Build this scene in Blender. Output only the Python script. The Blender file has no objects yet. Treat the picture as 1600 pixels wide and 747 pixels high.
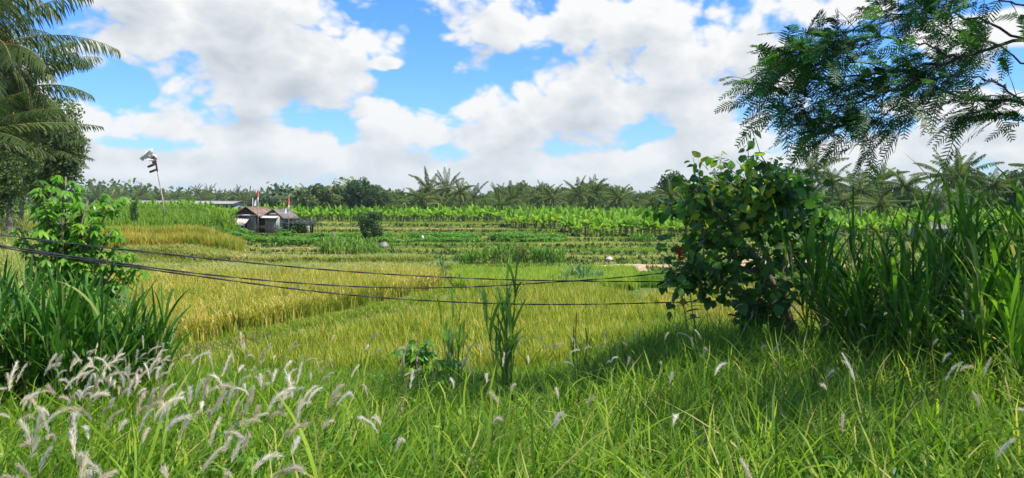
import bpy, math
import numpy as np
from mathutils import Vector
C = bpy.context.scene
COL = C.collection
rng = np.random.default_rng(11)
EYE, F0, HZ = 3.6, 1186.0, 318.0
# ------------------------------------------------------------------ camera, sky, sun, exposure
cam = bpy.data.cameras.new('camera'); camo = bpy.data.objects.new('camera', cam); COL.objects.link(camo)
camo.location = (0, 0, EYE); camo.rotation_euler = (math.pi/2, 0, 0)
cam.sensor_width = 36; cam.lens = F0/1600*36; cam.shift_y = -55.5/1600
cam.clip_start = .05; cam.clip_end = 9000
C.camera = camo
C.view_settings.view_transform = 'Standard'; C.view_settings.look = 'None'
C.view_settings.exposure = 0.64; C.view_settings.gamma = 1.0
C.cycles.max_bounces = 6; C.cycles.diffuse_bounces = 3; C.cycles.transmission_bounces = 4
C.cycles.transparent_max_bounces = 8; C.cycles.volume_bounces = 0; C.cycles.glossy_bounces = 2
C.cycles.use_denoising = True
SUN_EL, SUN_AZ = math.radians(60), math.radians(112)       # azimuth from +Y towards +X
sd = Vector((math.sin(SUN_AZ)*math.cos(SUN_EL), math.cos(SUN_AZ)*math.cos(SUN_EL), math.sin(SUN_EL)))
sun = bpy.data.lights.new('sun', 'SUN'); sun.energy = 5.0; sun.angle = math.radians(.5); sun.color = (1, .93, .80)
suno = bpy.data.objects.new('sun', sun); COL.objects.link(suno)
suno.rotation_euler = sd.to_track_quat('Z', 'Y').to_euler(); suno.location = (0, 0, 60)

W = bpy.data.worlds.new('World'); C.world = W; W.use_nodes = True
nt = W.node_tree; nt.nodes.clear()

class NB:                                                   # tiny node-graph helper
    def __init__(s, tree): s.t = tree
    def n(s, kind, **kw):
        o = s.t.nodes.new(kind)
        for k, v in kw.items(): setattr(o, k, v)
        return o
    def put(s, sock, v):
        if isinstance(v, bpy.types.NodeSocket): s.t.links.new(v, sock)
        elif v is not None: sock.default_value = v
    def m(s, op, a, b=None, c=None, clamp=False):
        o = s.n('ShaderNodeMath', operation=op, use_clamp=clamp)
        s.put(o.inputs[0], a); s.put(o.inputs[1], b); s.put(o.inputs[2], c)
        return o.outputs[0]
    def v(s, op, a, b=None):
        o = s.n('ShaderNodeVectorMath', operation=op); s.put(o.inputs[0], a); s.put(o.inputs[1], b)
        return o.outputs['Value'] if op in ('LENGTH', 'DOT_PRODUCT') else o.outputs[0]
    def mix(s, f, a, b, blend='MIX'):
        o = s.n('ShaderNodeMix', data_type='RGBA', blend_type=blend)
        s.put(o.inputs[0], f); s.put(o.inputs[6], a); s.put(o.inputs[7], b)
        return o.outputs[2]
    def rng(s, v, a, b, c, d, kind='LINEAR'):
        o = s.n('ShaderNodeMapRange', interpolation_type=kind)
        for i, q in enumerate((v, a, b, c, d)): s.put(o.inputs[i], q)
        return o.outputs[0]
    def noise(s, vec, scale, detail=3, rough=.5, col=False):
        o = s.n('ShaderNodeTexNoise'); s.put(o.inputs['Vector'], vec)
        o.inputs['Scale'].default_value = scale; o.inputs['Detail'].default_value = detail; o.inputs['Roughness'].default_value = rough
        return o.outputs[1 if col else 0]
    def ramp(s, f, stops, interp='LINEAR'):
        o = s.n('ShaderNodeValToRGB'); r = o.color_ramp; r.interpolation = interp
        while len(r.elements) > 1: r.elements.remove(r.elements[-1])
        r.elements[0].position = stops[0][0]; r.elements[0].color = (*stops[0][1], 1)
        for p, c in stops[1:]:
            e = r.elements.new(p); e.color = (*c, 1)
        s.put(o.inputs[0], f)
        return o.outputs[0]

def ang(px, py): return math.atan((px-800)/F0), math.atan((HZ-py)/F0*math.cos(math.atan((px-800)/F0)))
# cumulus banks: centre and half size, degrees of bearing/elevation derived from the view of the valley
BANKS = [(340,40,240,110),(475,100,110,80),(215,-15,150,50),(400,150,120,40),(130,190,90,48),(245,200,140,45),(60,250,190,60),
  (445,225,130,45),(620,205,112,55),(560,250,190,55),(760,30,110,62),(985,50,150,75),(1050,130,165,105),(905,160,185,85),
  (800,205,150,65),(1110,215,140,70),(1180,95,75,60),(1310,18,95,42),(1440,240,115,48),(1595,225,62,52),(1290,258,170,40),
  (300,262,360,55),(800,275,500,50),(1250,262,330,40),(1560,165,130,26),(1520,60,90,40),(1900,150,240,110),(-250,120,240,90),(600,100,30,12)]
g = bpy.data.node_groups.new('CloudDensity', 'ShaderNodeTree')
g.interface.new_socket('Dir', in_out='INPUT', socket_type='NodeSocketVector')
g.interface.new_socket('D', in_out='OUTPUT', socket_type='NodeSocketFloat')
b = NB(g); gi = b.n('NodeGroupInput'); go = b.n('NodeGroupOutput'); D0 = gi.outputs[0]
nv = b.v('MULTIPLY', D0, (1, 1, 1.7))
n1 = b.noise(nv, 5.2, 6, .56); n3 = b.noise(nv, 1.9, 2, .5)
sp = b.n('ShaderNodeSeparateXYZ'); b.put(sp.inputs[0], D0)
az = b.m('ARCTAN2', sp.outputs[0], sp.outputs[1]); el = b.m('ARCSINE', sp.outputs[2])
cv = b.n('ShaderNodeCombineXYZ'); b.put(cv.inputs[0], az); b.put(cv.inputs[1], el)
wv2 = b.v('ADD', b.v('MULTIPLY', cv.outputs[0], (1, 1.5, 1)), b.v('MULTIPLY', b.noise(nv, 9, 2, .6, True), (.06, .06, 0)))
vo = b.n('ShaderNodeTexVoronoi', feature='F1', voronoi_dimensions='2D'); b.put(vo.inputs['Vector'], wv2)
vo.inputs['Scale'].default_value = 11; vo.inputs['Detail'].default_value = 3.0; vo.inputs['Roughness'].default_value = .55
best = None
for (px, py, rx, ry) in BANKS:
    a, e = ang(px, py)
    q = b.v('MULTIPLY', b.v('SUBTRACT', cv.outputs[0], (a, e, 0)), (F0/rx, F0/ry, 0))
    val = b.m('SUBTRACT', 1.0, b.v('LENGTH', q))
    best = val if best is None else b.m('SMOOTH_MAX', best, val, .28)
# away from the view: scattered cumulus from noise only
far = b.m('SUBTRACT', b.rng(b.m('ABSOLUTE', az), .75, 1.1, -1.1, .1), b.rng(el, .5, .9, 0, .25))
best = b.m('MAXIMUM', best, b.m('MAXIMUM', far, -.75))
d = b.m('ADD', best, b.m('MULTIPLY', b.m('SUBTRACT', n1, .5), 1.5))
d = b.m('ADD', d, b.m('MULTIPLY', b.m('SUBTRACT', n3, .5), .5))
d = b.m('ADD', d, b.m('MULTIPLY', b.m('SUBTRACT', .42, vo.outputs['Distance']), .8))
d = b.m('ADD', d, .31)
b.put(go.inputs[0], d)

b = NB(nt)
geo = b.n('ShaderNodeTexCoord'); dirv = geo.outputs['Generated']
sky = b.n('ShaderNodeTexSky', sky_type='NISHITA'); sky.sun_disc = False
sky.sun_elevation = SUN_EL; sky.sun_rotation = SUN_AZ; sky.air_density = 1.2; sky.dust_density = .3; sky.ozone_density = 3.0
SK = .1
def dens(v):
    o = b.n('ShaderNodeGroup'); o.node_tree = g; b.put(o.inputs[0], v); return o.outputs[0]
da = dens(dirv)
db_ = dens(b.v('ADD', dirv, (.012, .0, .034)))
alpha = b.rng(da, -.02, .34, 0, 1, 'SMOOTHSTEP')
lit = b.m('MULTIPLY', b.m('SUBTRACT', da, db_), .6)
thick = b.rng(da, .2, 1.25, 0, 1, 'SMOOTHSTEP')
lit = b.m('ADD', b.m('SUBTRACT', .84, b.m('MULTIPLY', thick, .56)), lit, clamp=True)
cc = b.ramp(lit, [(0, (3.0, 3.35, 3.8)), (.4, (3.95, 4.3, 4.7)), (.72, (5.0, 5.25, 5.5)), (1, (6.2, 6.25, 6.3))])
sz = b.n('ShaderNodeSeparateXYZ'); b.put(sz.inputs[0], dirv)
hz = b.m('POWER', b.m('SUBTRACT', 1.0, b.m('ABSOLUTE', sz.outputs[2], clamp=True), clamp=True), 16)
skyc = b.mix(1.0, sky.outputs[0], (.46, .85, 1.45, 1), 'MULTIPLY')
base = b.mix(alpha, skyc, cc)
base = b.mix(b.m('MULTIPLY', hz, .8), base, (4.3, 4.9, 5.4, 1))
bg = b.n('ShaderNodeBackground'); b.put(bg.inputs[0], base); bg.inputs[1].default_value = SK
wo = b.n('ShaderNodeOutputWorld'); b.put(wo.inputs[0], bg.outputs[0])
W.cycles.sampling_method = 'MANUAL'; W.cycles.sample_map_resolution = 512

# ------------------------------------------------------------------ object helpers
def tag(o, label=None, cat=None, group=None, kind=None):
    if label: o['label'] = label
    if cat: o['category'] = cat
    if group: o['group'] = group
    if kind: o['kind'] = kind
    return o
def empty(name, loc, rz=0, sc=1):
    o = bpy.data.objects.new(name, None); COL.objects.link(o); o.location = loc; o.rotation_euler = (0, 0, rz); o.scale = (sc,)*3
    o.empty_display_size = .2
    return o
class MB:                                                   # mesh collector, quads only, with 'tint' and material index
    def __init__(s): s.V = []; s.F = []; s.T = []; s.M = []; s.n = 0
    def add(s, V, F, T=0.5, m=0):
        V = np.asarray(V, float).reshape(-1, 3); F = np.asarray(F, int).reshape(-1, 4)
        s.V.append(V); s.F.append(F+s.n)
        s.T.append(np.broadcast_to(np.asarray(T, float), (len(V),)).copy()); s.M.append(np.full(len(F), m)); s.n += len(V)
        return s
    def mesh(s, name, mats, smooth=False):
        V = np.concatenate(s.V); F = np.concatenate(s.F); T = np.concatenate(s.T); M = np.concatenate(s.M)
        me = bpy.data.meshes.new(name)
        me.vertices.add(len(V)); me.vertices.foreach_set('co', V.astype(np.float32).ravel())
        me.loops.add(F.size); me.loops.foreach_set('vertex_index', F.astype(np.int32).ravel())
        me.polygons.add(len(F)); me.polygons.foreach_set('loop_start', np.arange(0, F.size, 4, dtype=np.int32))
        me.polygons.foreach_set('loop_total', np.full(len(F), 4, dtype=np.int32))
        if not isinstance(mats, (list, tuple)): mats = [mats]
        for m in mats: me.materials.append(m)
        me.polygons.foreach_set('material_index', M.astype(np.int32))
        if smooth: me.polygons.foreach_set('use_smooth', np.ones(len(F), dtype=bool))
        at = me.attributes.new('tint', 'FLOAT', 'POINT'); at.data.foreach_set('value', T.astype(np.float32))
        me.update(calc_edges=True)
        return me
    def obj(s, name, mats, parent=None, smooth=False, loc=(0, 0, 0), rz=0):
        o = bpy.data.objects.new(name, s.mesh(name, mats, smooth)); COL.objects.link(o)
        o.location = loc; o.rotation_euler = (0, 0, rz)
        if parent is not None: o.parent = parent
        return o
def place(name, mesh, loc, rz=0, sc=1, parent=None):
    o = bpy.data.objects.new(name, mesh); COL.objects.link(o); o.location = loc; o.rotation_euler = (0, 0, rz)
    o.scale = sc if isinstance(sc, tuple) else (sc,)*3
    if parent is not None: o.parent = parent
    return o
def unit(a): return a/np.maximum(np.linalg.norm(a, axis=-1, keepdims=True), 1e-9)

def tube(pts, rad, sides=7, tint=.5, mb=None, jit=0):
    P = np.asarray(pts, float); n = len(P); R = np.broadcast_to(np.asarray(rad, float), (n,)).copy()
    T = np.gradient(P, axis=0); T = unit(T)
    up = np.array([0, 0, 1.]) if abs(T[0, 2]) < .9 else np.array([1., 0, 0])
    A = unit(np.cross(T, up)); B = np.cross(T, A)
    th = np.linspace(0, 2*math.pi, sides, endpoint=False)
    ring = A[:, None]*np.cos(th)[None, :, None]+B[:, None]*np.sin(th)[None, :, None]
    rr = R[:, None, None]*(1+jit*rng.standard_normal((n, sides, 1)))
    V = (P[:, None]+ring*rr).reshape(-1, 3)
    V = np.concatenate([V, (P[-1]+ring[-1]*1e-4), (P[0]+ring[0]*1e-4)])
    F = []
    for i in range(n-1):
        for k in range(sides):
            k2 = (k+1) % sides; F.append((i*sides+k, i*sides+k2, (i+1)*sides+k2, (i+1)*sides+k))
    for k in range(sides):
        k2 = (k+1) % sides
        F.append(((n-1)*sides+k, (n-1)*sides+k2, n*sides+k2, n*sides+k)); F.append((k2, k, (n+1)*sides+k, (n+1)*sides+k2))
    mb = mb or MB(); mb.add(V, F, tint); return mb
def box(mb, c, s, rz=0, tint=.5, m=0, rx=0, ry=0):
    x, y, z = np.asarray(s, float)/2
    V = np.array([(i*x, j*y, k*z) for k in (-1, 1) for j in (-1, 1) for i in (-1, 1)])
    F = [(0, 2, 3, 1), (4, 5, 7, 6), (0, 1, 5, 4), (2, 6, 7, 3), (0, 4, 6, 2), (1, 3, 7, 5)]
    for a, ax in ((rx, 0), (ry, 1), (rz, 2)):
        if a:
            c_, s_ = math.cos(a), math.sin(a)
            M = {0: [[1, 0, 0], [0, c_, -s_], [0, s_, c_]], 1: [[c_, 0, s_], [0, 1, 0], [-s_, 0, c_]], 2: [[c_, -s_, 0], [s_, c_, 0], [0, 0, 1]]}[ax]
            V = V @ np.array(M).T
    mb.add(V+np.asarray(c, float), F, tint, m); return mb

def strips(P, AZ, H, Wd, lean, droop=.0, nseg=3, tint=None, mb=None, wave=0., shape='taper', pw=2.):
    """arching leaves: P base points, AZ azimuth, H length, Wd width, lean horizontal share, droop fall of the tip"""
    n = len(P); t = np.linspace(0, 1, nseg+1)
    H = np.broadcast_to(H, (n,)); Wd = np.broadcast_to(Wd, (n,)); lean = np.broadcast_to(lean, (n,)); droop = np.broadcast_to(droop, (n,))
    dr = np.stack([np.cos(AZ), np.sin(AZ), 0*AZ], 1)
    tw = AZ+math.pi/2+rng.normal(0, .5, n)
    sd_ = np.stack([np.cos(tw), np.sin(tw), 0*AZ], 1)
    hor = (lean*H)[:, None]*t**pw
    ver = H[:, None]*(t[None]*np.sqrt(np.clip(1-.5*lean**2, .2, 1))[:, None]-droop[:, None]*t[None]**3)
    ctr = P[:, None]+dr[:, None]*hor[..., None]+np.array([0, 0, 1.])*ver[..., None]
    if wave: ctr = ctr+rng.normal(0, wave, (n, nseg+1, 3))*t[None, :, None]*H[:, None, None]
    if shape == 'taper': w = 1-.93*t**1.6
    elif shape == 'leaf': w = np.clip(np.sin(np.pi*(.12+.88*t)**.8), .04, 1)
    else: w = (.55+.9*t)*(1-.97*t**3.2)
    hw = .5*Wd[:, None, None]*w[None, :, None]*sd_[:, None]
    V = np.stack([ctr-hw, ctr+hw], 2).reshape(-1, 3)
    base = np.arange(n)[:, None]*(2*(nseg+1))+np.arange(nseg)[None]*2
    F = np.stack([base, base+1, base+3, base+2], -1).reshape(-1, 4)
    tint = rng.random(n) if tint is None else np.broadcast_to(tint, (n,))
    mb = mb or MB(); mb.add(V, F, np.repeat(tint, 2*(nseg+1))); return mb

def cards(P, Dr, Nr, L, Wd, tint, mb=None, fold=.15, kind='oval', bend=.15):
    """leaves: base point P, direction Dr, normal hint Nr, length L, width Wd; 4 quads each"""
    n = len(P); Dr = unit(Dr); S = unit(np.cross(Dr, Nr)); N = np.cross(S, Dr)
    L = np.broadcast_to(L, (n,)); Wd = np.broadcast_to(Wd, (n,))
    if kind == 'oval': prof = [(0, .04), (.35, .5), (.72, .38), (1, .02)]
    elif kind == 'heart': prof = [(-.02, .12), (.12, .46), (.34, .52), (.66, .34), (1, .02)]
    else: prof = [(0, .1), (.5, .5), (1, .03)]
    k = len(prof); V = np.zeros((n, k, 3, 3))
    for i, (t, w) in enumerate(prof):
        c = P+Dr*(L*t)[:, None]-N*(L*bend*t*t)[:, None]
        V[:, i, 1] = c
        V[:, i, 0] = c+S*(Wd*w)[:, None]+N*(Wd*w*fold)[:, None]; V[:, i, 2] = c-S*(Wd*w)[:, None]+N*(Wd*w*fold)[:, None]
        if kind == 'heart' and i == 0:
            V[:, i, 0] -= Dr*(L*.10)[:, None]; V[:, i, 2] -= Dr*(L*.10)[:, None]
    base = np.arange(n)[:, None, None]*(3*k)+np.arange(k-1)[None, :, None]*3+np.arange(2)[None, None]
    F = np.stack([base, base+1, base+4, base+3], -1).reshape(-1, 4)
    mb = mb or MB(); mb.add(V.reshape(-1, 3), F, np.repeat(np.broadcast_to(tint, (n,)), 3*k)); return mb
def flat4(P, A, Bv, tint, mb):
    """plain quads centred on P spanned by half vectors A, B (tilted leaf sprays of far foliage)"""
    V = np.stack([P-A-Bv*.35, P+A-Bv, P+A*.6+Bv, P-A*.8+Bv*.7], 1).reshape(-1, 3)
    F = np.arange(len(P)*4).reshape(-1, 4); mb.add(V, F, np.repeat(tint, 4)); return mb

# ------------------------------------------------------------------ materials
def leafmat(name, stops, trans=.35, rough=.5, scale=.5, var=.35, spec=.3, bright=1.6, neutral=False):
    m = bpy.data.materials.new(name); m.use_nodes = True; t = m.node_tree; t.nodes.clear(); b = NB(t)
    at = b.n('ShaderNodeAttribute', attribute_name='tint')
    ge = b.n('ShaderNodeNewGeometry')
    nz = b.noise(ge.outputs['Position'], scale, 3, .55)
    f = b.m('ADD', at.outputs['Fac'], b.m('MULTIPLY', b.m('SUBTRACT', nz, .5), var*2), clamp=True)
    col = b.ramp(f, stops)
    p = b.n('ShaderNodeBsdfPrincipled'); b.put(p.inputs['Base Color'], col); p.inputs['Roughness'].default_value = rough
    p.inputs['Specular IOR Level'].default_value = spec
    tr = b.n('ShaderNodeBsdfTranslucent'); b.put(tr.inputs[0], b.mix(1.0, col, ((bright,)*3+(1,)) if neutral else (bright*1.05, bright*1.1, bright*.55, 1), 'MULTIPLY'))
    mx = b.n('ShaderNodeMixShader'); mx.inputs[0].default_value = trans
    t.links.new(p.outputs[0], mx.inputs[1]); t.links.new(tr.outputs[0], mx.inputs[2])
    o = b.n('ShaderNodeOutputMaterial'); t.links.new(mx.outputs[0], o.inputs[0])
    return m
def solid(name, c1, c2, scale=4, rough=.8, spec=.2, metal=0, stretch=(1, 1, 1), bump=0, detail=5, lo=.35, hi=.65):
    m = bpy.data.materials.new(name); m.use_nodes = True; t = m.node_tree; t.nodes.clear(); b = NB(t)
    tc = b.n('ShaderNodeTexCoord'); v = b.v('MULTIPLY', tc.outputs['Object'], stretch)
    nz = b.noise(v, scale, detail, .6)
    col = b.ramp(nz, [(lo, c1), (hi, c2)])
    p = b.n('ShaderNodeBsdfPrincipled'); b.put(p.inputs['Base Color'], col); p.inputs['Roughness'].default_value = rough
    p.inputs['Specular IOR Level'].default_value = spec; p.inputs['Metallic'].default_value = metal
    if bump:
        bp = b.n('ShaderNodeBump'); bp.inputs['Strength'].default_value = bump; b.put(bp.inputs['Height'], nz); b.put(p.inputs['Normal'], bp.outputs[0])
    o = b.n('ShaderNodeOutputMaterial'); t.links.new(p.outputs[0], o.inputs[0])
    return m
M_fore = leafmat('meadow_blade', [(0, (.035, .09, .008)), (.35, (.085, .18, .012)), (.68, (.18, .30, .02)), (.92, (.34, .44, .045)), (1, (.52, .42, .18))], trans=.5, scale=.9, var=.32, rough=.5, spec=.2)
M_shadeg = leafmat('wild_grass', [(0, (.045, .11, .02)), (.5, (.11, .22, .03)), (.85, (.22, .32, .07)), (1, (.42, .38, .2))], trans=.4, scale=.25)
M_pale = leafmat('pale_wild_grass', [(0, (.09, .17, .025)), (.45, (.22, .30, .045)), (.8, (.40, .38, .12)), (1, (.55, .46, .26))], trans=.4, scale=.6, var=.4)
M_plume = leafmat('plume_hair', [(0, (.60, .50, .34)), (.6, (.80, .72, .56)), (1, (.88, .82, .70))], trans=.5, rough=.9, scale=2, bright=1.0, spec=.1, neutral=True)
M_ripe = leafmat('ripe_rice', [(0, (.08, .18, .015)), (.3, (.21, .30, .025)), (.6, (.42, .39, .045)), (.88, (.64, .50, .10)), (1, (.60, .48, .2))], trans=.38, scale=.45, var=.35, bright=1.3)
M_mid = leafmat('rice_leaf', [(0, (.10, .19, .015)), (.4, (.25, .34, .022)), (.75, (.42, .43, .04)), (1, (.60, .48, .14))], trans=.4, scale=.3, var=.22, bright=1.3)
M_green = leafmat('young_rice', [(0, (.07, .17, .015)), (.5, (.16, .30, .02)), (1, (.36, .45, .05))], trans=.4, scale=.4, var=.25, bright=1.4)
M_bank = leafmat('bank_grass', [(0, (.035, .085, .015)), (.45, (.11, .18, .025)), (.75, (.24, .24, .06)), (1, (.36, .26, .13))], trans=.3, scale=.6, var=.3)
M_riser = leafmat('riser_leaf', [(0, (.02, .055, .012)), (.5, (.05, .12, .02)), (.9, (.12, .19, .04)), (1, (.28, .22, .11))], trans=.25, scale=.6, var=.3)  # green ramp darkened so the risers read as shadowed steps
M_terr = leafmat('terrace_crop', [(0, (.08, .17, .018)), (.45, (.19, .29, .025)), (.8, (.34, .37, .045)), (1, (.48, .40, .15))], trans=.38, scale=.5, var=.15)
M_dry = leafmat('dry_straw', [(0, (.22, .15, .07)), (.5, (.38, .28, .14)), (1, (.55, .45, .27))], trans=.2, scale=2, rough=.8)
M_nap = leafmat('cane_leaf', [(0, (.022, .08, .01)), (.5, (.055, .16, .016)), (.85, (.11, .26, .03)), (1, (.30, .33, .10))], trans=.38, scale=1.2, var=.15, rough=.42, spec=.28)
M_napd = leafmat('dark_cane_leaf', [(0, (.025, .085, .009)), (.5, (.075, .19, .016)), (.85, (.17, .33, .03)), (1, (.38, .34, .14))], trans=.42, scale=1.2, var=.2, rough=.48, spec=.22)
M_naplt = leafmat('pale_cane_leaf', [(0, (.08, .19, .02)), (.5, (.17, .31, .04)), (1, (.36, .45, .14))], trans=.4, scale=1.2, var=.15, rough=.4)
M_blue = leafmat('bluish_cane_leaf', [(0, (.05, .13, .05)), (.5, (.11, .23, .08)), (1, (.28, .38, .2))], trans=.35, scale=1.2, var=.15)
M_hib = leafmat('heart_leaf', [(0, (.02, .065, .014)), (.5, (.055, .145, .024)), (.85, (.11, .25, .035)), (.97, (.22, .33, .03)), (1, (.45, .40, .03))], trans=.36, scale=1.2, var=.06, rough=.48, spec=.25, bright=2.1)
M_feather = leafmat('feather_leaf', [(0, (.025, .08, .028)), (.6, (.055, .15, .035)), (1, (.11, .26, .04))], trans=.45, scale=1.0, var=.2, rough=.5, bright=1.8)
M_cass = leafmat('cassava_leaf', [(0, (.05, .15, .018)), (.5, (.12, .29, .025)), (.9, (.24, .44, .04)), (1, (.16, .08, .03))], trans=.42, scale=1.5, var=.12, rough=.4, spec=.45)
M_palm = leafmat('coconut_leaf', [(0, (.03, .06, .015)), (.5, (.06, .10, .025)), (.82, (.12, .15, .04)), (1, (.36, .27, .11))], trans=.25, scale=.25, var=.2, rough=.5, spec=.25)
M_palmf = leafmat('far_coconut_leaf', [(0, (.028, .065, .014)), (.5, (.06, .11, .022)), (.85, (.17, .20, .045)), (1, (.46, .37, .14))], trans=.32, scale=.05, var=.2, rough=.6, spec=.12)
M_ban = leafmat('banana_leaf', [(0, (.07, .17, .02)), (.5, (.16, .31, .03)), (.9, (.30, .45, .06)), (1, (.30, .24, .08))], trans=.4, scale=.08, var=.2, rough=.55, spec=.25)
M_broad = leafmat('broad_leaf', [(0, (.022, .055, .018)), (.5, (.045, .095, .025)), (1, (.10, .16, .04))], trans=.25, scale=.3, var=.35)
M_broad2 = leafmat('olive_leaf', [(0, (.04, .075, .02)), (.5, (.08, .13, .03)), (1, (.17, .21, .06))], trans=.25, scale=.2, var=.35)
M_crop = leafmat('leafy_crop', [(0, (.04, .12, .015)), (.5, (.09, .23, .022)), (1, (.20, .36, .04))], trans=.35, scale=.6, var=.3)
M_bark = solid('bark', (.10, .075, .055), (.24, .20, .16), 9, .9, .1, stretch=(1, 1, .35), bump=.5)
M_darkbark = solid('dark_bark', (.035, .03, .025), (.10, .085, .07), 9, .9, .1, stretch=(1, 1, .35), bump=.5)
M_palmbark = solid('palm_bark', (.16, .13, .10), (.34, .29, .24), 6, .9, .1, stretch=(.6, .6, 3), bump=.4)
M_cane = solid('cane_stem', (.10, .17, .03), (.24, .26, .08), 5, .6)
M_banstem = solid('banana_stem', (.10, .10, .04), (.30, .28, .13), 4, .6, stretch=(1, 1, .3))
M_bamboo = solid('bamboo', (.30, .24, .15), (.52, .45, .32), 5, .6, stretch=(1, 1, .4))
M_greywood = solid('grey_wood', (.17, .15, .125), (.34, .31, .27), 7, .85, stretch=(3, 3, .25), bump=.2)
M_darkwood = solid('dark_wood', (.03, .026, .022), (.09, .075, .06), 6, .9)
M_rust = solid('rusty_sheet', (.12, .075, .055), (.26, .17, .13), 3, .7, .3)
M_darksheet = solid('weathered_sheet', (.09, .08, .075), (.22, .19, .17), 3, .7, .3)
M_pinksheet = solid('faded_sheet', (.50, .38, .30), (.74, .66, .60), 2.2, .75)
M_concrete = solid('concrete', (.27, .26, .24), (.42, .41, .38), 2.5, .9)
M_white = solid('white_plastic', (.62, .62, .60), (.82, .82, .80), 6, .5)
M_bag = leafmat('white_bag', [(0, (.85, .84, .82)), (1, (.93, .92, .9))], trans=.4, rough=.6, bright=1.0, neutral=True)
M_red = solid('red_cloth', (.42, .03, .03), (.60, .06, .05), 6, .8)
M_blue_s = solid('blue_tarp', (.03, .09, .28), (.08, .18, .42), 4, .6)
M_cable = solid('cable_rubber', (.012, .012, .014), (.04, .04, .045), 20, .45, .4)
M_rock = solid('grey_rock', (.14, .13, .12), (.34, .32, .30), 3, .9, bump=.6)
M_net = solid('black_net', (.015, .018, .018), (.05, .06, .055), 8, .9)
M_roofg = solid('pale_roof', (.24, .225, .20), (.36, .34, .31), .6, .8, stretch=(.2, 1, 1))
M_sack = solid('sack_cloth', (.50, .38, .33), (.72, .62, .58), 3, .9)
M_flower = solid('red_petal', (.45, .015, .02), (.65, .04, .04), 12, .45)

# ------------------------------------------------------------------ terrain
def ss(a, b_, x):
    t = np.clip((x-a)/(b_-a), 0, 1); return t*t*(3-2*t)
def wob(x, k, s): return s*(np.sin(x*.21+k*1.7)+.5*np.sin(x*.53+k*2.9)+.3*np.sin(x*1.3+k))
STEPS = [(38.8, .16, .5), (43.5, .16, .8), (47.5, .15, .9), (52.5, .16, 1.1), (58.5, .16, 1.2), (65, .16, 1.3), (73, .18, 1.5), (83, .2, 1.8)]
def hgt(x, y):
    x = np.asarray(x, float); y = np.asarray(y, float)
    zc = np.interp(y, [-30, 0, 3, 6, 9, 12, 15.6, 16.2], [2.0, 2.0, 1.95, 1.5, 1.08, .58, .03, 0])
    zr = np.interp(y, [-30, 0, 3, 6, 9, 12, 15, 18, 20], [2.0, 2.0, 1.95, 1.66, 1.45, 1.18, .8, .25, 0])
    w = ss(.5, 3.4, x+.05*y-.4)
    z = zc*(1-w)+zr*w
    yy = np.maximum(y, 1.0); r = x/yy
    xl = np.interp(y, [8, 14, 16.6, 23.5, 29, 38, 45], [-9, -8.2, -6.9, -3.0, -2.0, -3.2, -9])+wob(y, 2, .12)
    z = z+.40*ss(0, .45, xl-x)*ss(13.5, 15.5, y)*(1-ss(40, 48, y))
    for k, (ys, dz, a) in enumerate(STEPS):
        z = z+dz*1.8*ss(-.2, .2, y-(ys+wob(x, k, a)))
    z = z+ss(-.33, -.43, r)*np.interp(y, [30, 38, 40, 43, 60, 90, 120, 160], [0, 0, .5, .8, 1.6, 1.6, 1.3, .0])
    z = z+ss(-.53, -.64, r)*np.interp(y, [9, 13, 18, 30, 45, 60], [0, .25, .9, 1.5, .8, 0])
    z = z-.031*(np.clip(y, 38.8, 75)-38.8)
    z = z-2.2*ss(100, 150, y)*(1-.0*x)
    z = z+.03*np.sin(x*1.9+np.sin(y*1.3))*np.sin(y*1.7+x*.4)*ss(2, 6, y)*(1-ss(60, 90, y))
    return z
def axis(lo, hi, step, far_lo, far_hi):
    mid = np.arange(lo, hi, step); out = [hi]; s = step
    while out[-1] < far_hi: s *= 1.25; out.append(out[-1]+s)
    neg = [lo]; s = step
    while neg[-1] > far_lo: s *= 1.25; neg.append(neg[-1]-s)
    return np.concatenate([np.array(neg[:0:-1]), mid, np.array(out)])
xs = axis(-48, 46, .33, -2500, 2500); ys = axis(-6, 96, .25, -400, 4000)
X, Y = np.meshgrid(xs, ys); Z = hgt(X, Y)
nx, ny = len(xs), len(ys); ii = (np.arange(ny-1)[:, None]*nx+np.arange(nx-1)[None])
mb = MB(); mb.add(np.stack([X, Y, Z], -1).reshape(-1, 3), np.stack([ii, ii+1, ii+nx+1, ii+nx], -1).reshape(-1, 4))
mg = bpy.data.materials.new('soil_and_turf'); mg.use_nodes = True; t = mg.node_tree; t.nodes.clear(); b = NB(t)
ge = b.n('ShaderNodeNewGeometry'); ps = ge.outputs['Position']
c1 = b.ramp(b.noise(ps, .5, 5, .6), [(.3, (.06, .10, .02)), (.5, (.11, .16, .03)), (.68, (.20, .20, .06)), (.8, (.26, .20, .10))])
c2 = b.ramp(b.noise(ps, 6, 6, .7), [(.3, (.5, .5, .5)), (.7, (1.3, 1.3, 1.3))])
p = b.n('ShaderNodeBsdfPrincipled'); b.put(p.inputs['Base Color'], b.mix(1, c1, c2, 'MULTIPLY')); p.inputs['Roughness'].default_value = .95; p.inputs['Specular IOR Level'].default_value = .1
bp = b.n('ShaderNodeBump'); bp.inputs['Strength'].default_value = .6; bp.inputs['Distance'].default_value = .1; b.put(bp.inputs['Height'], b.noise(ps, 9, 5, .7)); b.put(p.inputs['Normal'], bp.outputs[0])
o = b.n('ShaderNodeOutputMaterial'); t.links.new(p.outputs[0], o.inputs[0])
tag(mb.obj('ground', mg, smooth=True), kind='structure')

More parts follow.
